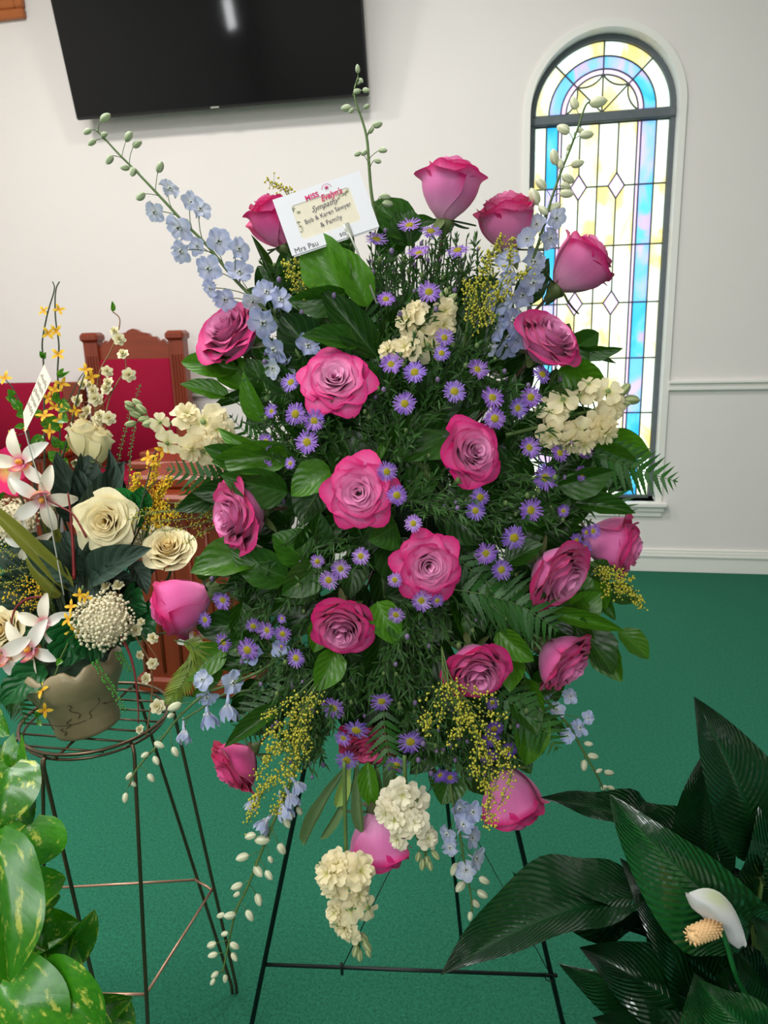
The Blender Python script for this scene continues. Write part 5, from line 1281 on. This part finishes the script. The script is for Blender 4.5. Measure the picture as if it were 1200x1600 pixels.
# cream silk blooms share the petal shapes of the spray roses but carry silk cloth instead
SILK = {}
def recolor(me, fn, mat):
    n = me.copy(); n.materials.clear(); n.materials.append(mat); at = n.attributes['col']; lu = n.attributes['luv']
    for i, d_ in enumerate(at.data): l = lu.data[i].vector; c = fn(l[0], l[1], l[2]); d_.color = (*c, 1)
    return n
def creamc(u, v, t): return mixc(mixc(lin((240, 208, 104)), lin((242, 230, 174)), sm(.1, .8, t)), lin((250, 240, 204)), sm(.6, 1, v) * .7)
for k in ('wide', 'half', 'bud'): SILK[k] = [recolor(m, creamc, M['silk']) for m in ROSEV[k]]
for k in SILK: ROSEV['silk_' + k] = SILK[k]; ROSER['silk_' + k] = ROSER[k]
silk_rose(166, 815, 88, (.12, .02, .9), 'silk_wide', 'large open cream silk rose in the middle of the left arrangement', o=-.06)
silk_rose(264, 860, 72, (.12, -.55, .75), 'silk_half', 'smaller cream silk rose near the left end of the spray', o=-.03)
silk_rose(131, 690, 46, (-.1, -1, .1), 'silk_bud', 'white silk rosebud, left one of the upright pair', o=.0, sz=1.35)
silk_rose(152, 700, 44, (.15, -1, .1), 'silk_bud', 'white silk rosebud, right one of the upright pair', o=.01, sz=1.35)
silk_rose(6, 985, 66, (-.1, -.3, .9), 'silk_half', 'cream silk rose cut by the left edge of the picture', o=-.03)
silk_rose(88, 782, 34, (-.2, -.8, .3), 'silk_bud', 'small cream rosebud behind the upper silk orchids', o=.02)
# orchids
def orchid_meshes():
    out = []; lean = [(90, 1.0, .42), (20, .95, .44), (160, .95, .44), (-55, 1.0, .40), (-125, 1.0, .40)]
    for k, (a0, L, W) in enumerate(lean):
        b = MB(); a = R(a0)
        def fn(s, v):
            u = s * 2 - 1; w = W * .50 * math.sin(math.pi * (v * .88 + .08)) ** .75; r = .08 + L * v; z = .10 + .22 * math.sin(v * 2.4) - .25 * v * v + .08 * u * u; tx = u * w
            c = mixc(lin((226, 60, 140)), lin((242, 234, 214)), sm(.02, .24, v)); c = mixc(c, lin((250, 250, 250)), .5 * (k % 2))
            return (r * math.cos(a) - tx * math.sin(a), r * math.sin(a) + tx * math.cos(a), z), c, (u, v, 0)
        b.grid(4, 8, fn); out.append(('petal', b.mesh('petal', M['silk'])))
    b = MB()
    def fl(s, v):
        u = s * 2 - 1; a = u * 1.5; r = .30 * (1 - .3 * v); c = mixc(lin((246, 150, 60)), lin((206, 50, 140)), sm(.35, .95, v) if abs(u) > .3 else sm(.7, 1, v)); return (math.sin(a) * r * (1 + .4 * v), -.06 - math.cos(a) * r * .7 - .06 * v, .05 + .45 * v), c, (u, v, 0)
    b.grid(8, 6, fl); b.ball((0, .02, .28), .10, 7, 5, (1, 1, 1.6), lin((246, 176, 70))); out.append(('lip', b.mesh('lip', M['silk']))); return out
ORC = orchid_meshes()
def orchid(px, py, dia, d, roll, label, o=-.05, tint=(1, 1, 1)):
    pos = spot(px, py, o); s = dia * TV_ / F / 2; T = thing('silk_orchid', basis(pos, D3(*d), roll=R(roll), s=s), label, 'orchid')
    for n, m in ORC: obj(n, m, T, color=tint)
    stem_part(T, bez(pos, pos - D3(*d) * .03, VC, 5), .0016, M['stem_dark'], seg=5, k=1)
orchid(38, 722, 96, (-.1, .1, .9), 15, 'cream orchid with pink throat, uppermost of the left orchids')
orchid(66, 778, 96, (.3, .2, .8), 200, 'cream orchid with magenta lip below the uppermost orchid', o=-.06)
orchid(48, 845, 70, (.1, .5, .8), 150, 'small faded orchid above the dusty leaves, partly hidden', o=-.04)
orchid(72, 975, 84, (.05, -.1, .95), 0, 'cream orchid above the vase, right one of the lower three', o=-.07)
orchid(50, 1012, 96, (.0, .1, .95), 40, 'peach white orchid below the right lower orchid', o=-.08)
orchid(2, 1020, 100, (.1, .2, .9), 10, 'bright white orchid with pink centre cut by the left edge', o=-.09)
orchid(306, 985, 66, (.1, .3, .8), 195, 'white silk petals peeping out beneath the far left magenta rose', o=-.07, tint=(1, 1.02, 1.02))
# magenta bloom at the edge
b = MB()
for i in range(6):
    a = i * 1.047
    def fn(s, v, a=a):
        u = s * 2 - 1; w = .42 * math.sin(math.pi * (v * .85 + .12)); r = v; return (r * math.cos(a) - u * w * math.sin(a), r * math.sin(a) + u * w * math.cos(a), .3 * math.sin(v * 2) + .05 * u * u), mixc(lin((250, 220, 120)), lin((232, 30, 110)), sm(.1, .3, v)), (u, v, 0)
    b.grid(4, 5, fn)
mag = b.mesh('petals', M['silk'])
p = spot(12, 735, -.01); T = thing('silk_blossom', basis(p, D3(-.1, .1, .9), s=44 * TV_ / F), 'bright magenta silk blossom cut by the left edge of the picture', 'flower'); obj('petals', mag, T); stem_part(T, bez(p, p + FWD * .03, VC, 4), .0015, M['stem_dark'], seg=5, k=1)
# umbels
def umbel(px, py, dia, label, o=-.05, n=300):
    p = spot(px, py, o); s = dia * TV_ / F / 2; dv = D3(.15, -.25, .9); T = thing('lace_flower', basis(p, dv, s=s), label, 'flower'); b = MB(); b.ball((0, 0, 0), .86, 14, 8, (1, 1, .5)); hr = random.Random(px)
    for i in range(n):
        z = 1 - (i + .5) / n * 1.05; r = math.sqrt(max(0, 1 - z * z)); a = i * 2.399; q = Vector((r * math.cos(a), r * math.sin(a), z * .55)) * hr.uniform(.84, 1.12)
        b.ball(q, .066 * hr.uniform(.7, 1.35), 5, 3)
        if i % 3 == 0: b.tube([(0, 0, -.5), tuple(q)], .012, 3, m=1, caps=False)
    obj('floret_cluster', b.mesh('floret_cluster', [M['umbel'], M['stem']]), T, kind='stuff'); stem_part(T, bez(p - dv * s * .5, p - dv * s - Vector((0, 0, .02)), VC, 4), .002, M['stem'], seg=5, k=1)
umbel(162, 970, 78, 'domed cream lace flower above the vase rim', -.10); umbel(22, 815, 70, 'cream lace flower beside the upper orchids at the left edge', -.02, 150); umbel(236, 845, 60, 'small greenish white lace flower behind the smaller cream silk rose', .04, 120)
# slender stems with blossoms
def blossom_mesh(kind):
    b = MB(); hr = random.Random(3)
    if kind == 'yellow':
        for i in range(4):
            a = i * 1.571 + hr.uniform(-.2, .2)
            def fn(s, v, a=a):
                u = s * 2 - 1; w = .22 * math.sin(math.pi * (v * .85 + .1)); r = v * .95; return (r * math.cos(a) - u * w * math.sin(a), r * math.sin(a) + u * w * math.cos(a), .5 * v - .35 * v * v), mixc(lin((220, 150, 20)), lin((250, 212, 60)), v), (u, v, 0)
            b.grid(2, 4, fn)
    else:
        for j in range(3):
            for i in range(6):
                a = i * 1.047 + j * .5; L = 1 - .25 * j
                def fn(s, v, a=a, j=j, L=L):
                    u = s * 2 - 1; w = .42 * L * math.sin(math.pi * (v * .75 + .15)); r = v * L * (.9 - .15 * j); return (r * math.cos(a) - u * w * math.sin(a), r * math.sin(a) + u * w * math.cos(a), (.2 + .4 * j) * v - .15 * v * v + .2), mixc(lin((224, 214, 150)), lin((240, 232, 200)), v), (u, v, 0)
                b.grid(2, 3, fn)
    return b.mesh('blossom', M['yellow'])
BLY, BLC = blossom_mesh('yellow'), blossom_mesh('cream')
SMALL = leaf_mesh('leaf', M['pothos'], 'ovate', .5, .2, .03, seed=60, nu=2, nv=5)
def twig(name, label, path_px, blossoms, mesh, mat, o=-.01, bs=22, r=(.0019, .0010), leaves=(), cat='branch', root=True, side=()):
    n = len(path_px); pts = [spot(x, y, o) for x, y in path_px]
    if root: pts = [VC] + pts
    T = thing(name, pts[0], label, cat); stem_part(T, pts, r, mat, 'stem', 6, 5); inv = T.matrix_basis.inverted(); path = smooth_path(pts, 5)
    for sp in side: stem_part(T, [spot(x, y, o) for x, y in sp], (r[1] * 1.2, r[1] * .7), mat, 'side_stem', 5, 4); path += smooth_path([spot(x, y, o) for x, y in sp], 4)
    for f in blossoms:
        x, y = f[:2]; sc = f[2] if len(f) > 2 else bs; p = spot(x, y, o - .006); q = min(path, key=lambda w: (w - p).length); out = p - q; d = _n(_n(out) * .6 - FWD * rng.uniform(.4, .9) - DOWN * .2)
        obj('blossom', mesh, T, inv @ basis(p, d, roll=rng.uniform(0, 6), s=sc * TV_ / F / 2)); stem_part(T, [q, p], .0007, mat, 'pedicel', 4, 1)
    for (bx, by), (tx, ty), w in leaves: place_leaf(SMALL, spot(bx, by, o), spot(tx, ty, o - .01), w * TV_ / F, T, roll=rng.uniform(-.4, .4))
twig('berry_branch', 'brown twig with cream blossoms rising highest before the tall chair', [(150, 860), (142, 760), (146, 680), (150, 620), (156, 580), (172, 550), (184, 520), (187, 498), (176, 487)], [(180,518,18),(186,531,24),(167,581,22),(147,611,22),(150,623,28),(142,601,16),(133,601,22),(125,627,26),(139,642,22),(153,656,24),(133,652,20),(120,725,18),(151,717,20),(150,726,18),(120,755,20),(160,770,18)], BLC, M['twig'], .02, leaves=[((176, 487), (175, 470), 8)])
twig('berry_branch', 'brown twig with cream blossoms leaning right before the tall chair', [(152, 850), (154, 780), (150, 700), (162, 660), (172, 620), (185, 595), (196, 578), (196, 562)], [(193,555,22),(201,586,26),(171,599,22),(168,609,24),(158,650,22),(170,654,26),(155,772,24),(144,776,22),(168,678,12)], BLC, M['twig'], .01, side=[[(150, 640), (163, 628), (175, 608)], [(146, 690), (138, 660), (130, 630)]])
twig('forsythia_stem', 'tall green forsythia stem, left one of the crossed tips', [(72, 860), (70, 760), (69, 640), (68, 570), (66, 535), (72, 500), (77, 480), (85, 452), (82, 440)], [(69,486,22),(75,521,24),(85,608,26),(75,622,24),(85,636,24),(70,650,30),(77,674,22),(57,695,14)], BLY, M['stem_dark'], .02, leaves=[((68,560),(62,548),8),((68,560),(72,550),8),((66,650),(50,640),14),((68,680),(48,700),16),((70,670),(85,650),22),((70,700),(60,680),14)])
twig('forsythia_stem', 'tall green forsythia stem, right one of the crossed tips', [(92, 880), (95, 780), (94, 700), (92, 620), (90, 580), (92, 540), (87, 500), (86, 470), (88, 450), (93, 440)], [(92,484,22),(88,517,24),(91,554,26),(97,600,26),(87,610,22),(97,640,22),(95,658,26),(79,674,28),(115,643,18),(105,700,12)], BLY, M['stem_dark'], .01, leaves=[((92,590),(100,575),10),((92,590),(110,580),6),((94,630),(112,640),24),((94,620),(80,625),20),((94,650),(106,660),22),((94,700),(110,690),20),((94,720),(75,705),20),((94,700),(82,680),16),((95,720),(108,735),22),((95,740),(80,730),18),((94,660),(75,665),26)], side=[[(94, 660), (110, 620), (125, 590), (135, 578)]])
twig('forsythia_stem', 'short forsythia twig between the stems with yellow blooms by the chair edge', [(96, 720), (112, 660), (124, 610), (134, 580)], [(134,578,24),(143,589,26),(118,642,20)], BLY, M['stem_dark'], .0, root=False)
twig('forsythia_stem', 'forsythia stem at the far left reaching before the low chair', [(60, 800), (52, 720), (38, 650), (22, 610), (10, 595)], [(8,591,26),(20,683,28),(40,670,10)], BLY, M['stem_dark'], .0, leaves=[((22,618),(12,608),12),((25,628),(8,620),12),((35,640),(18,622),16),((40,645),(25,650),16),((32,700),(20,690),12),((40,665),(22,668),10),((6,775),(-6,770),18)])
twig('forsythia_stem', 'trailing forsythia stem hanging in front of the vase', [(130, 915), (118, 960), (108, 1000), (94, 1030), (88, 1050), (72, 1080), (62, 1100), (58, 1130)], [(125,930,22),(134,933,20),(112,948,24),(107,968,26),(115,988,26),(65,1078,28),(70,1110,24)], BLY, M['stem'], -.10, leaves=[((96,1030),(88,1040),10),((60,1120),(54,1112),8),((60,1125),(66,1135),8),((118, 980), (133, 1002), 12)], root=False)
twig('forsythia_stem', 'yellow blossomed sprig curving over the goldenrod', [(200, 860), (215, 810), (228, 760), (236, 730), (243, 705), (250, 702)], [(254,704,26),(232,716,26),(240,722,18)], BLY, M['stem_dark'], -.05, side=[[(222, 780), (235, 760), (248, 750)]])
twig('berry_branch', 'reddish twig with cream blossoms trailing down over the stand ring', [(180, 930), (200, 970), (215, 1000), (232, 1030), (238, 1060), (236, 1100), (228, 1150)], [(167,918,20),(185,917,22),(175,934,22),(192,963,24),(201,985,16),(213,985,22),(220,972,14),(238,998,20),(220,1023,16),(238,1037,20),(230,1060,20),(247,1104,26),(220,1140,16)], BLC, M['twig'], -.07, side=[[(195, 960), (215, 985), (240, 1020), (250, 1038)], [(235, 1090), (247, 1104)]])
b_ = None
def stalk(label, path_px, r, mat, o=0.0, name='curved_stem', root=False):
    pts = ([VC] if root else []) + [spot(x, y, o) for x, y in path_px]; T = thing(name, pts[0], label, 'stem'); stem_part(T, pts, r, mat, 'stem', 7, 5)
stalk('straight burgundy stem before the dark silk leaves', [(116, 905), (114, 850), (110, 800), (106, 770)], (.0034, .0013), M['redstem'], -.07)
stalk('thin dark red twig crossing left of the large silk rose', [(70, 778), (95, 792), (115, 805), (135, 840)], (.0016, .0016), M['redstem'], -.075)
stalk('burgundy stem drooping right over the vase', [(185, 990), (200, 1015), (210, 1050), (216, 1100), (216, 1130)], (.0026, .0009), M['redstem'], -.10)
stalk('brown curled tendril at the left above the lower orchids', [(75, 932), (45, 935), (25, 950), (18, 975), (22, 998)], (.0024, .0012), M['redstem'], -.06)
# bead strings
def beads(label, path_px, o, mat_c=(70, 150, 50), n=22, rb=.0036):
    pts = [spot(x, y, o) for x, y in path_px]; T = thing('bead_string', pts[0], label, 'greenery'); path = smooth_path(pts, 8); stem_part(T, pts, .0009, M['stem'], seg=4, k=4); inv = T.matrix_basis.inverted(); b = MB()
    for i in range(n):
        k = i / n * (len(path) - 1); j = min(len(path) - 2, int(k)); p = path[j].lerp(path[j + 1], k - j); ax = _n(path[j + 1] - path[j]); sd = ax.cross(FWD).normalized()
        for sg in (-1, 1): b.ball(inv @ (p + sd * sg * rb * rng.uniform(.6, 1.3) - FWD * .002 + ax * rng.uniform(-.002, .002)), rb * .8 * (1.0 - .4 * i / n) * rng.uniform(.7, 1.1), 6, 4, (1, 1, .8), lin(mat_c))
    obj('pearl_leaves', b.mesh('pearl_leaves', M['bud']), T, kind='stuff')
beads('string of round green pearl leaves hanging over the vase front', [(150, 1035), (165, 1060), (182, 1085), (196, 1112)], -.11)
beads('short string of green pearl leaves at the right vase rim', [(185, 1020), (195, 1035), (205, 1050)], -.09, n=10)
beads('upright green pearl stem right of the rosebud pair', [(170, 800), (185, 720), (200, 660), (220, 600)], .0, (96, 140, 60), 26, .0028)
beads('second upright pearl stem leaning right by the stock buds', [(180, 830), (200, 760), (205, 700), (212, 665)], -.01, (110, 140, 80), 24, .0026)
beads('pale green pearl strand left of the dark dusty leaves', [(85, 880), (84, 910), (80, 940), (85, 965)], -.05, (130, 150, 50), 18, .0022)
plume('orange yellow silk goldenrod spikes before the side table', (225, 860), [[(235,800),(250,775),(262,750)],[(220,810),(212,780),(208,760)],[(215,820),(212,760),(213,740)],[(235,780),(240,740),(243,715)],[(235,790),(252,765),(268,745)],[(230,800),(225,790),(225,760)],[(235,820),(250,800),(256,785)],[(240,830),(262,810),(275,800)],[(225,830),(215,800),(212,790)],[(235,810),(245,790),(246,770)]], TV_ - .02, M['goldenrod_silk'], 10, .0021)
plume('loose orange yellow goldenrod left of the dark leaves', (90, 960), [[(70,930),(50,925),(25,940)],[(70,930),(60,915),(55,900)],[(60,940),(45,960),(42,970)],[(70,920),(40,910),(5,940)],[(60,930),(50,940),(35,950)]], TV_ - .03, M['goldenrod_silk'], 6, .0017)
plume('fine mossy yellow green filler at the left edge', (100, 930), [[(60,880),(30,870),(0,860)],[(60,890),(20,890),(-5,895)],[(70,880),(40,850),(10,850)],[(60,900),(30,905),(0,915)],[(70,900),(50,860),(45,850)]], TV_ + .0, M['goldenrod'], 5, .0013)
# golden frond
fern('golden yellow palm frond hanging over the stand ring at right', [(272,1000),(300,1010),(298,1040),(280,1075),(262,1100)], TV_ - .13, TV_ - .13, 56, 26, color=(9.0, 2.5, 2.2), droop=1.1, name='palm_frond', cat='palm leaf')
fern('thin dark comb fern at the left edge below the vase', [(-20,1080),(10,1085),(30,1100),(38,1130)], TV_ - .06, TV_ - .06, 60, 12, color=(.6,.7,.6))
# leaning message slip on a clear pick
def slip():
    o = -.08; q = [spot(69, 569, o + .03), spot(80, 594, o + .015), spot(39, 676, o - .005), spot(36, 645, o + .01)]
    T = thing('gift_tag', q[2], 'cream message slip with grey script standing on a clear pick at left', 'card'); inv = T.matrix_basis.inverted(); n = _n((q[1] - q[0]).cross(q[3] - q[0]))
    if n.dot(CAM - q[0]) < 0: n = -n
    b = MB(); b.prism([inv @ p for p in (q[0], q[1], q[2], q[3])], -n * .0008); obj('paper', b.mesh('paper', M['cream_card'], False), T)
    b = MB(); hr = random.Random(8); ex = q[2] - q[1]; ey = q[0] - q[1]
    for ln in range(5):
        f0 = .16 + .13 * ln; pts = []
        for i in range(26): s = .1 + .75 * i / 25; pts.append(inv @ (q[1] + ex * (f0 + .06 * math.sin(i * 1.9 + ln) * hr.uniform(.4, 1)) + ey * s + n * .0006))
        b.tube(pts, .00022, 4)
    obj('script_lines', b.mesh('script_lines', M['ink']), T, kind='stuff')
    stem_part(T, [spot(39, 672, o), spot(52, 720, o), spot(70, 775, o), spot(85, 850, o), spot(100, 930, o)], .0011, M['plastic'], 'plastic_pick', 6, 3)
slip()

# ================================================================== peace lily at the lower right
def big_leaf(me, label=None): return me
LILY = [leaf_mesh('leaf', M['lily'], 'lance', .9, .16, .05, seed=70, nu=10, nv=20, wf=2.5), leaf_mesh('leaf', M['lily'], 'lance', 1.3, .22, .06, seed=71, nu=10, nv=20, wf=2), leaf_mesh('leaf', M['lily'], 'lance', .5, .3, .05, seed=72, nu=10, nv=20, wf=3), leaf_mesh('leaf', M['lily'], 'lance', 1.0, .10, .12, seed=73, nu=10, nv=20, wf=3.2)]
lroot = P(1130, 1690, 1.06); lbase = Vector((lroot.x, lroot.y, 0))
PL = thing('peace_lily', lbase, 'large dark glossy peace lily with one white bloom at the lower right', 'plant'); linv = PL.matrix_basis.inverted()
b = MB(); prof = [(0, 0), (.10, 0), (.105, .01), (.13, lroot.z - .02), (.14, lroot.z), (.125, lroot.z), (.12, lroot.z - .03), (0, lroot.z - .03)]
b.grid(32, 7, lambda u, v: (prof[round(v * 7)][0] * math.cos(u * 6.283), prof[round(v * 7)][0] * math.sin(u * 6.283), prof[round(v * 7)][1]), closed=True); obj('pot', b.mesh('pot', M['bezel']), PL)
# base px, tip px, width px, depth base, depth tip, mesh, roll, tint
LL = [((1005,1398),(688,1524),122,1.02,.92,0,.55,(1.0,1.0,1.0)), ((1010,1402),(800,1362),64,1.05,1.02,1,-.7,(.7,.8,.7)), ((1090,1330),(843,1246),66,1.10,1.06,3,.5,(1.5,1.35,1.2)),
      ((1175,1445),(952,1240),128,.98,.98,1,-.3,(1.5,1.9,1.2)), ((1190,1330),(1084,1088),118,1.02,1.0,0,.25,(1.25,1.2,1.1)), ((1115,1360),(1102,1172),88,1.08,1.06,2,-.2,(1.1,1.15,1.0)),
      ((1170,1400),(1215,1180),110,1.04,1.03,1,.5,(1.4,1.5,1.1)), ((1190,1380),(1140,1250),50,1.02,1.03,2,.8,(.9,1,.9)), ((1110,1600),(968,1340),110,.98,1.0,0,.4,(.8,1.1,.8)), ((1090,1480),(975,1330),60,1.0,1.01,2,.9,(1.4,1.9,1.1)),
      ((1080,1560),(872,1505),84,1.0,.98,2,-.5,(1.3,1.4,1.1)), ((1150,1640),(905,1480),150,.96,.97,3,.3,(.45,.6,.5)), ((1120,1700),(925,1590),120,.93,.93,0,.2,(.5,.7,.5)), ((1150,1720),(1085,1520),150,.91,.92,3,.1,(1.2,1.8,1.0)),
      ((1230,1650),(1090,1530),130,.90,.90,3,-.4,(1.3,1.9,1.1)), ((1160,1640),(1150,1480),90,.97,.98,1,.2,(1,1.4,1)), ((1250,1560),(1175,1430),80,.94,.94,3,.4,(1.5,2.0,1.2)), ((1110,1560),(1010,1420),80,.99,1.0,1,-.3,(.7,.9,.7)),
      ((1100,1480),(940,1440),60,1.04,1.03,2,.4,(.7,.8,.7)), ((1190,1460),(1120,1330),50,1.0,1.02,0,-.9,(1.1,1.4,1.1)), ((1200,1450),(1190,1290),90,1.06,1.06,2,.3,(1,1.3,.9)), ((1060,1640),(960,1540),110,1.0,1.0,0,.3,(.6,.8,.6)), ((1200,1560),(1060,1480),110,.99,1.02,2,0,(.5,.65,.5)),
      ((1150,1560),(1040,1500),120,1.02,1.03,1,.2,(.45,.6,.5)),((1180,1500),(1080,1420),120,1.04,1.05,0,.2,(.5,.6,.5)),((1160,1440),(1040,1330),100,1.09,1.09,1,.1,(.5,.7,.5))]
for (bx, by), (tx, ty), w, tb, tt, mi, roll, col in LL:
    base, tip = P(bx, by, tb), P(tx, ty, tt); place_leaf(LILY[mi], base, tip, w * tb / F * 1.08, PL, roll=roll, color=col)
    d = tip - base; stem_part(PL, [lroot + Vector(((bx - 1130) * .0001, 0, 0)), lroot.lerp(base, .55) - d * .12, base, base + d * .05], .0028, M['stem'], 'petiole', 6, 4)
# bloom
def spathe():
    b = MB()
    def fn(s, v):
        u = s * 2 - 1; w = .34 * math.sin(math.pi * (v * .93 + .04)) ** .75 * (1 - .2 * v); x = u * w; z = .30 * abs(u) ** 1.6 * (1 - v * .4) - .55 * v * v + .02 * math.sin(9 * v) * u; y_ = v * 1.0
        c = mixc(lin((220, 230, 170)), lin((244, 240, 238)), sm(0, .18, v)); c = mixc(c, lin((208, 220, 160)), math.exp(-(u * 9) ** 2) * .5 * (1 - v)); return (x, y_, z), c, (u, v, 0)
    b.grid(12, 16, fn); return b.mesh('spathe', M['floret'])
bp0 = P(1128, 1452, .93); FB = basis(bp0, D3(-.35, .55, .62), up=D3(-.35, -.9, .3), s=1)
def P3(px, py, t): return linv @ P(px, py, t)
b = MB()                                               # hooded white bract, laid out along its ridge
ridge = [P(*q, .92 - .004 * k) for k, q in enumerate([(1167,1475),(1160,1447),(1147,1419),(1125,1397),(1101,1388),(1082,1390),(1071,1395)])]
lowr = [P(*q, .94 - .005 * k) for k, q in enumerate([(1153,1480),(1136,1469),(1125,1449),(1104,1440),(1096,1428),(1079,1416),(1070,1397)])]
rs, ls = smooth_path(ridge, 4), smooth_path(lowr, 4)
def fn(u, v):
    k = v * (len(rs) - 1); i = min(len(rs) - 2, int(k)); a = rs[i].lerp(rs[i + 1], k - i); c = ls[i].lerp(ls[i + 1], k - i)
    p = a.lerp(c, u) - FWD * .018 * math.sin(math.pi * u) * math.sin(math.pi * min(1, v * .9 + .06)) + DOWN * .002 * math.sin(8 * u + 9 * v)
    col = mixc(lin((246, 242, 244)), lin((216, 226, 160)), math.exp(-((u - .12) * 6) ** 2) * math.exp(-((v - .55) * 6) ** 2) * .8); return tuple(linv @ p), mixc(col, lin((214, 190, 176)), sm(.82, 1, v) * .5), (u, v, 0)
b.grid(10, 16, fn); o = obj('spathe', b.mesh('spathe', M['floret']), PL); o['label'] = 'white hooded bract of the bloom'
sp0, sp1 = P(1118, 1448, .915), P(1083, 1462, .895); ax = _n(sp1 - sp0); L = (sp1 - sp0).length; b = MB(); b.tube([sp0 - ax * .004, sp0.lerp(sp1, .4), sp1, sp1 + ax * .006], [.008, .0105, .010, .003], 12)
sd = ax.cross(FWD).normalized(); se = ax.cross(sd)
for i in range(150):
    f = (i + .5) / 150; a = i * 2.399; rr0 = .010 * (1 - .15 * f); c = sp0.lerp(sp1, f * 1.12); nrm = sd * math.cos(a) + se * math.sin(a); b.tube([c + nrm * rr0 * .8, c + nrm * (rr0 + .0028)], [.0013, .0008], 5)
b.xf(linv); spm = simple('tan_spadix', (226, 184, 132), 0.8, var=.12, scale=300); o = obj('spadix', b.mesh('spadix', spm), PL); o['label'] = 'knobbly tan spadix'
stem_part(PL, [P(1124, 1446, .925), P(1135, 1475, .93), P(1152, 1530, .93), P(1190, 1620, .94), lroot], .0034, M['ivy'], 'flower_stalk', 7, 4)

# ================================================================== pothos at the lower left
POT = [leaf_mesh('leaf', M['pothos'], 'heart', .5 + .35 * k, .16 + .05 * (k % 2), .05, seed=80 + k, nu=10, nv=14, wf=1.5) for k in range(4)]
proot = P(-90, 1500, 1.10); PO = thing('pothos_plant', Vector((proot.x, proot.y, 0)), 'bright green pothos with yellow marbled heart leaves at the lower left edge', 'plant')
b = MB(); prof = [(0, 0), (.07, 0), (.075, .01), (.10, proot.z - .02), (.105, proot.z), (.09, proot.z), (.085, proot.z - .03), (0, proot.z - .03)]
b.grid(28, 7, lambda u, v: (prof[round(v * 7)][0] * math.cos(u * 6.283), prof[round(v * 7)][0] * math.sin(u * 6.283), prof[round(v * 7)][1]), closed=True); obj('pot', b.mesh('pot', M['vase']), PO)
PLV = [((2,1170),(60,1200),30,1.08,1,.6,(1.1,1,1)), ((30,1165),(45,1278),44,1.05,0,.7,(1.2,1.15,1.2)), ((15,1200),(0,1290),80,1.02,2,.1,(1.1,1.1,1)), ((45,1290),(55,1355),92,1.0,1,.2,(1.15,1.15,1.1)), ((35,1375),(103,1372),56,1.02,3,.4,(1.2,1.2,1.1)), ((-5,1330),(15,1535),90,.93,0,-.2,(1.15,1.15,1)),
       ((50,1390),(95,1400),60,1.05,1,.6,(.8,.95,1)), ((42,1400),(38,1460),66,1.06,2,.5,(.7,.9,1)), ((62,1480),(148,1420),62,1.04,3,.9,(.8,.9,.8)), ((90,1500),(120,1440),60,1.03,0,-.7,(.7,.9,.7)), ((60,1450),(125,1440),64,1.06,1,.3,(.8,.95,.8)), ((75,1490),(105,1560),52,1.0,2,-.5,(.9,1,1)), ((35,1490),(68,1545),44,.99,0,.6,(.8,.9,.9)),
       ((70,1530),(160,1610),84,.94,1,.2,(1.05,1.05,1)), ((0,1540),(70,1650),120,.92,2,.1,(.9,.95,.8)), ((150,1560),(208,1558),40,1.08,3,.5,(.8,.95,.8)), ((160,1580),(212,1600),44,1.05,0,-.4,(.7,.9,.7)), ((-10,1440),(0,1560),60,.99,1,.4,(.7,.85,.8)), ((0,1520),(45,1490),50,1.03,3,-.6,(1.2,1.2,.8)), ((20,1230),(35,1310),60,1.08,1,.3,(.6,.75,.6)), ((10,1300),(-5,1380),70,1.06,0,.3,(.6,.75,.6)), ((60,1420),(20,1500),70,1.08,0,.3,(.5,.7,.6)), ((120,1590),(190,1640),60,1.0,2,.3,(.8,.9,.7)), ((20,1450),(60,1520),60,1.09,3,.2,(.5,.7,.55)), ((-5,1120),(15,1150),30,1.08,1,.5,(.9,1,.9)),((30,1560),(90,1620),80,1.0,1,.2,(.6,.8,.6))]
for q, ((bx, by), (tx, ty), w, t, mi, roll, col) in enumerate(PLV):
    hr = random.Random(q); base, tip = P(bx, by, t), P(tx, ty, t - hr.uniform(-.01, .03)); place_leaf(POT[mi], base, tip, w * t / F * 1.12, PO, roll=roll, color=col)
    stem_part(PO, [proot, proot.lerp(base, .5) + Vector((0, 0, .03)) + FWD * .02, base], .0018, M['stem'], 'petiole', 5, 4)

# ------------------------------------------------------------------ the repeats carry a group
GROUPS = {}
for o in list(C.objects):
    if o.parent is None and o.get('category') and not o.get('group'): GROUPS.setdefault(o.name.split('.')[0], []).append(o)
GN = {'lemon_leaf_branch': 'lemon leaf branches of the spray', 'stock_foliage': 'stock foliage', 'fern_frond': 'fern fronds', 'delphinium_spike': 'delphinium and larkspur spikes', 'stock_flower': 'cream stock flowers',
      'goldenrod': 'goldenrod plumes', 'silk_orchid': 'silk orchids of the left arrangement', 'forsythia_stem': 'forsythia stems of the left arrangement', 'berry_branch': 'blossom twigs of the left arrangement',
      'silk_leaf_sprig': 'silk leaves of the left arrangement', 'ivy_sprig': 'ivy of the left arrangement', 'lace_flower': 'lace flowers', 'bead_string': 'pearl leaf strings', 'curved_stem': 'dark red stems', 'pulpit_chair': 'pulpit chairs by the wall'}
for k, v in GROUPS.items():
    if k == 'rose':
        for o in v: o['group'] = 'silk roses of the left arrangement' if 'silk' in o['label'] or 'cream rosebud' in o['label'] else 'pink roses of the standing spray'
    elif k in GN and len(v) > 1:
        for o in v: o['group'] = GN[k]
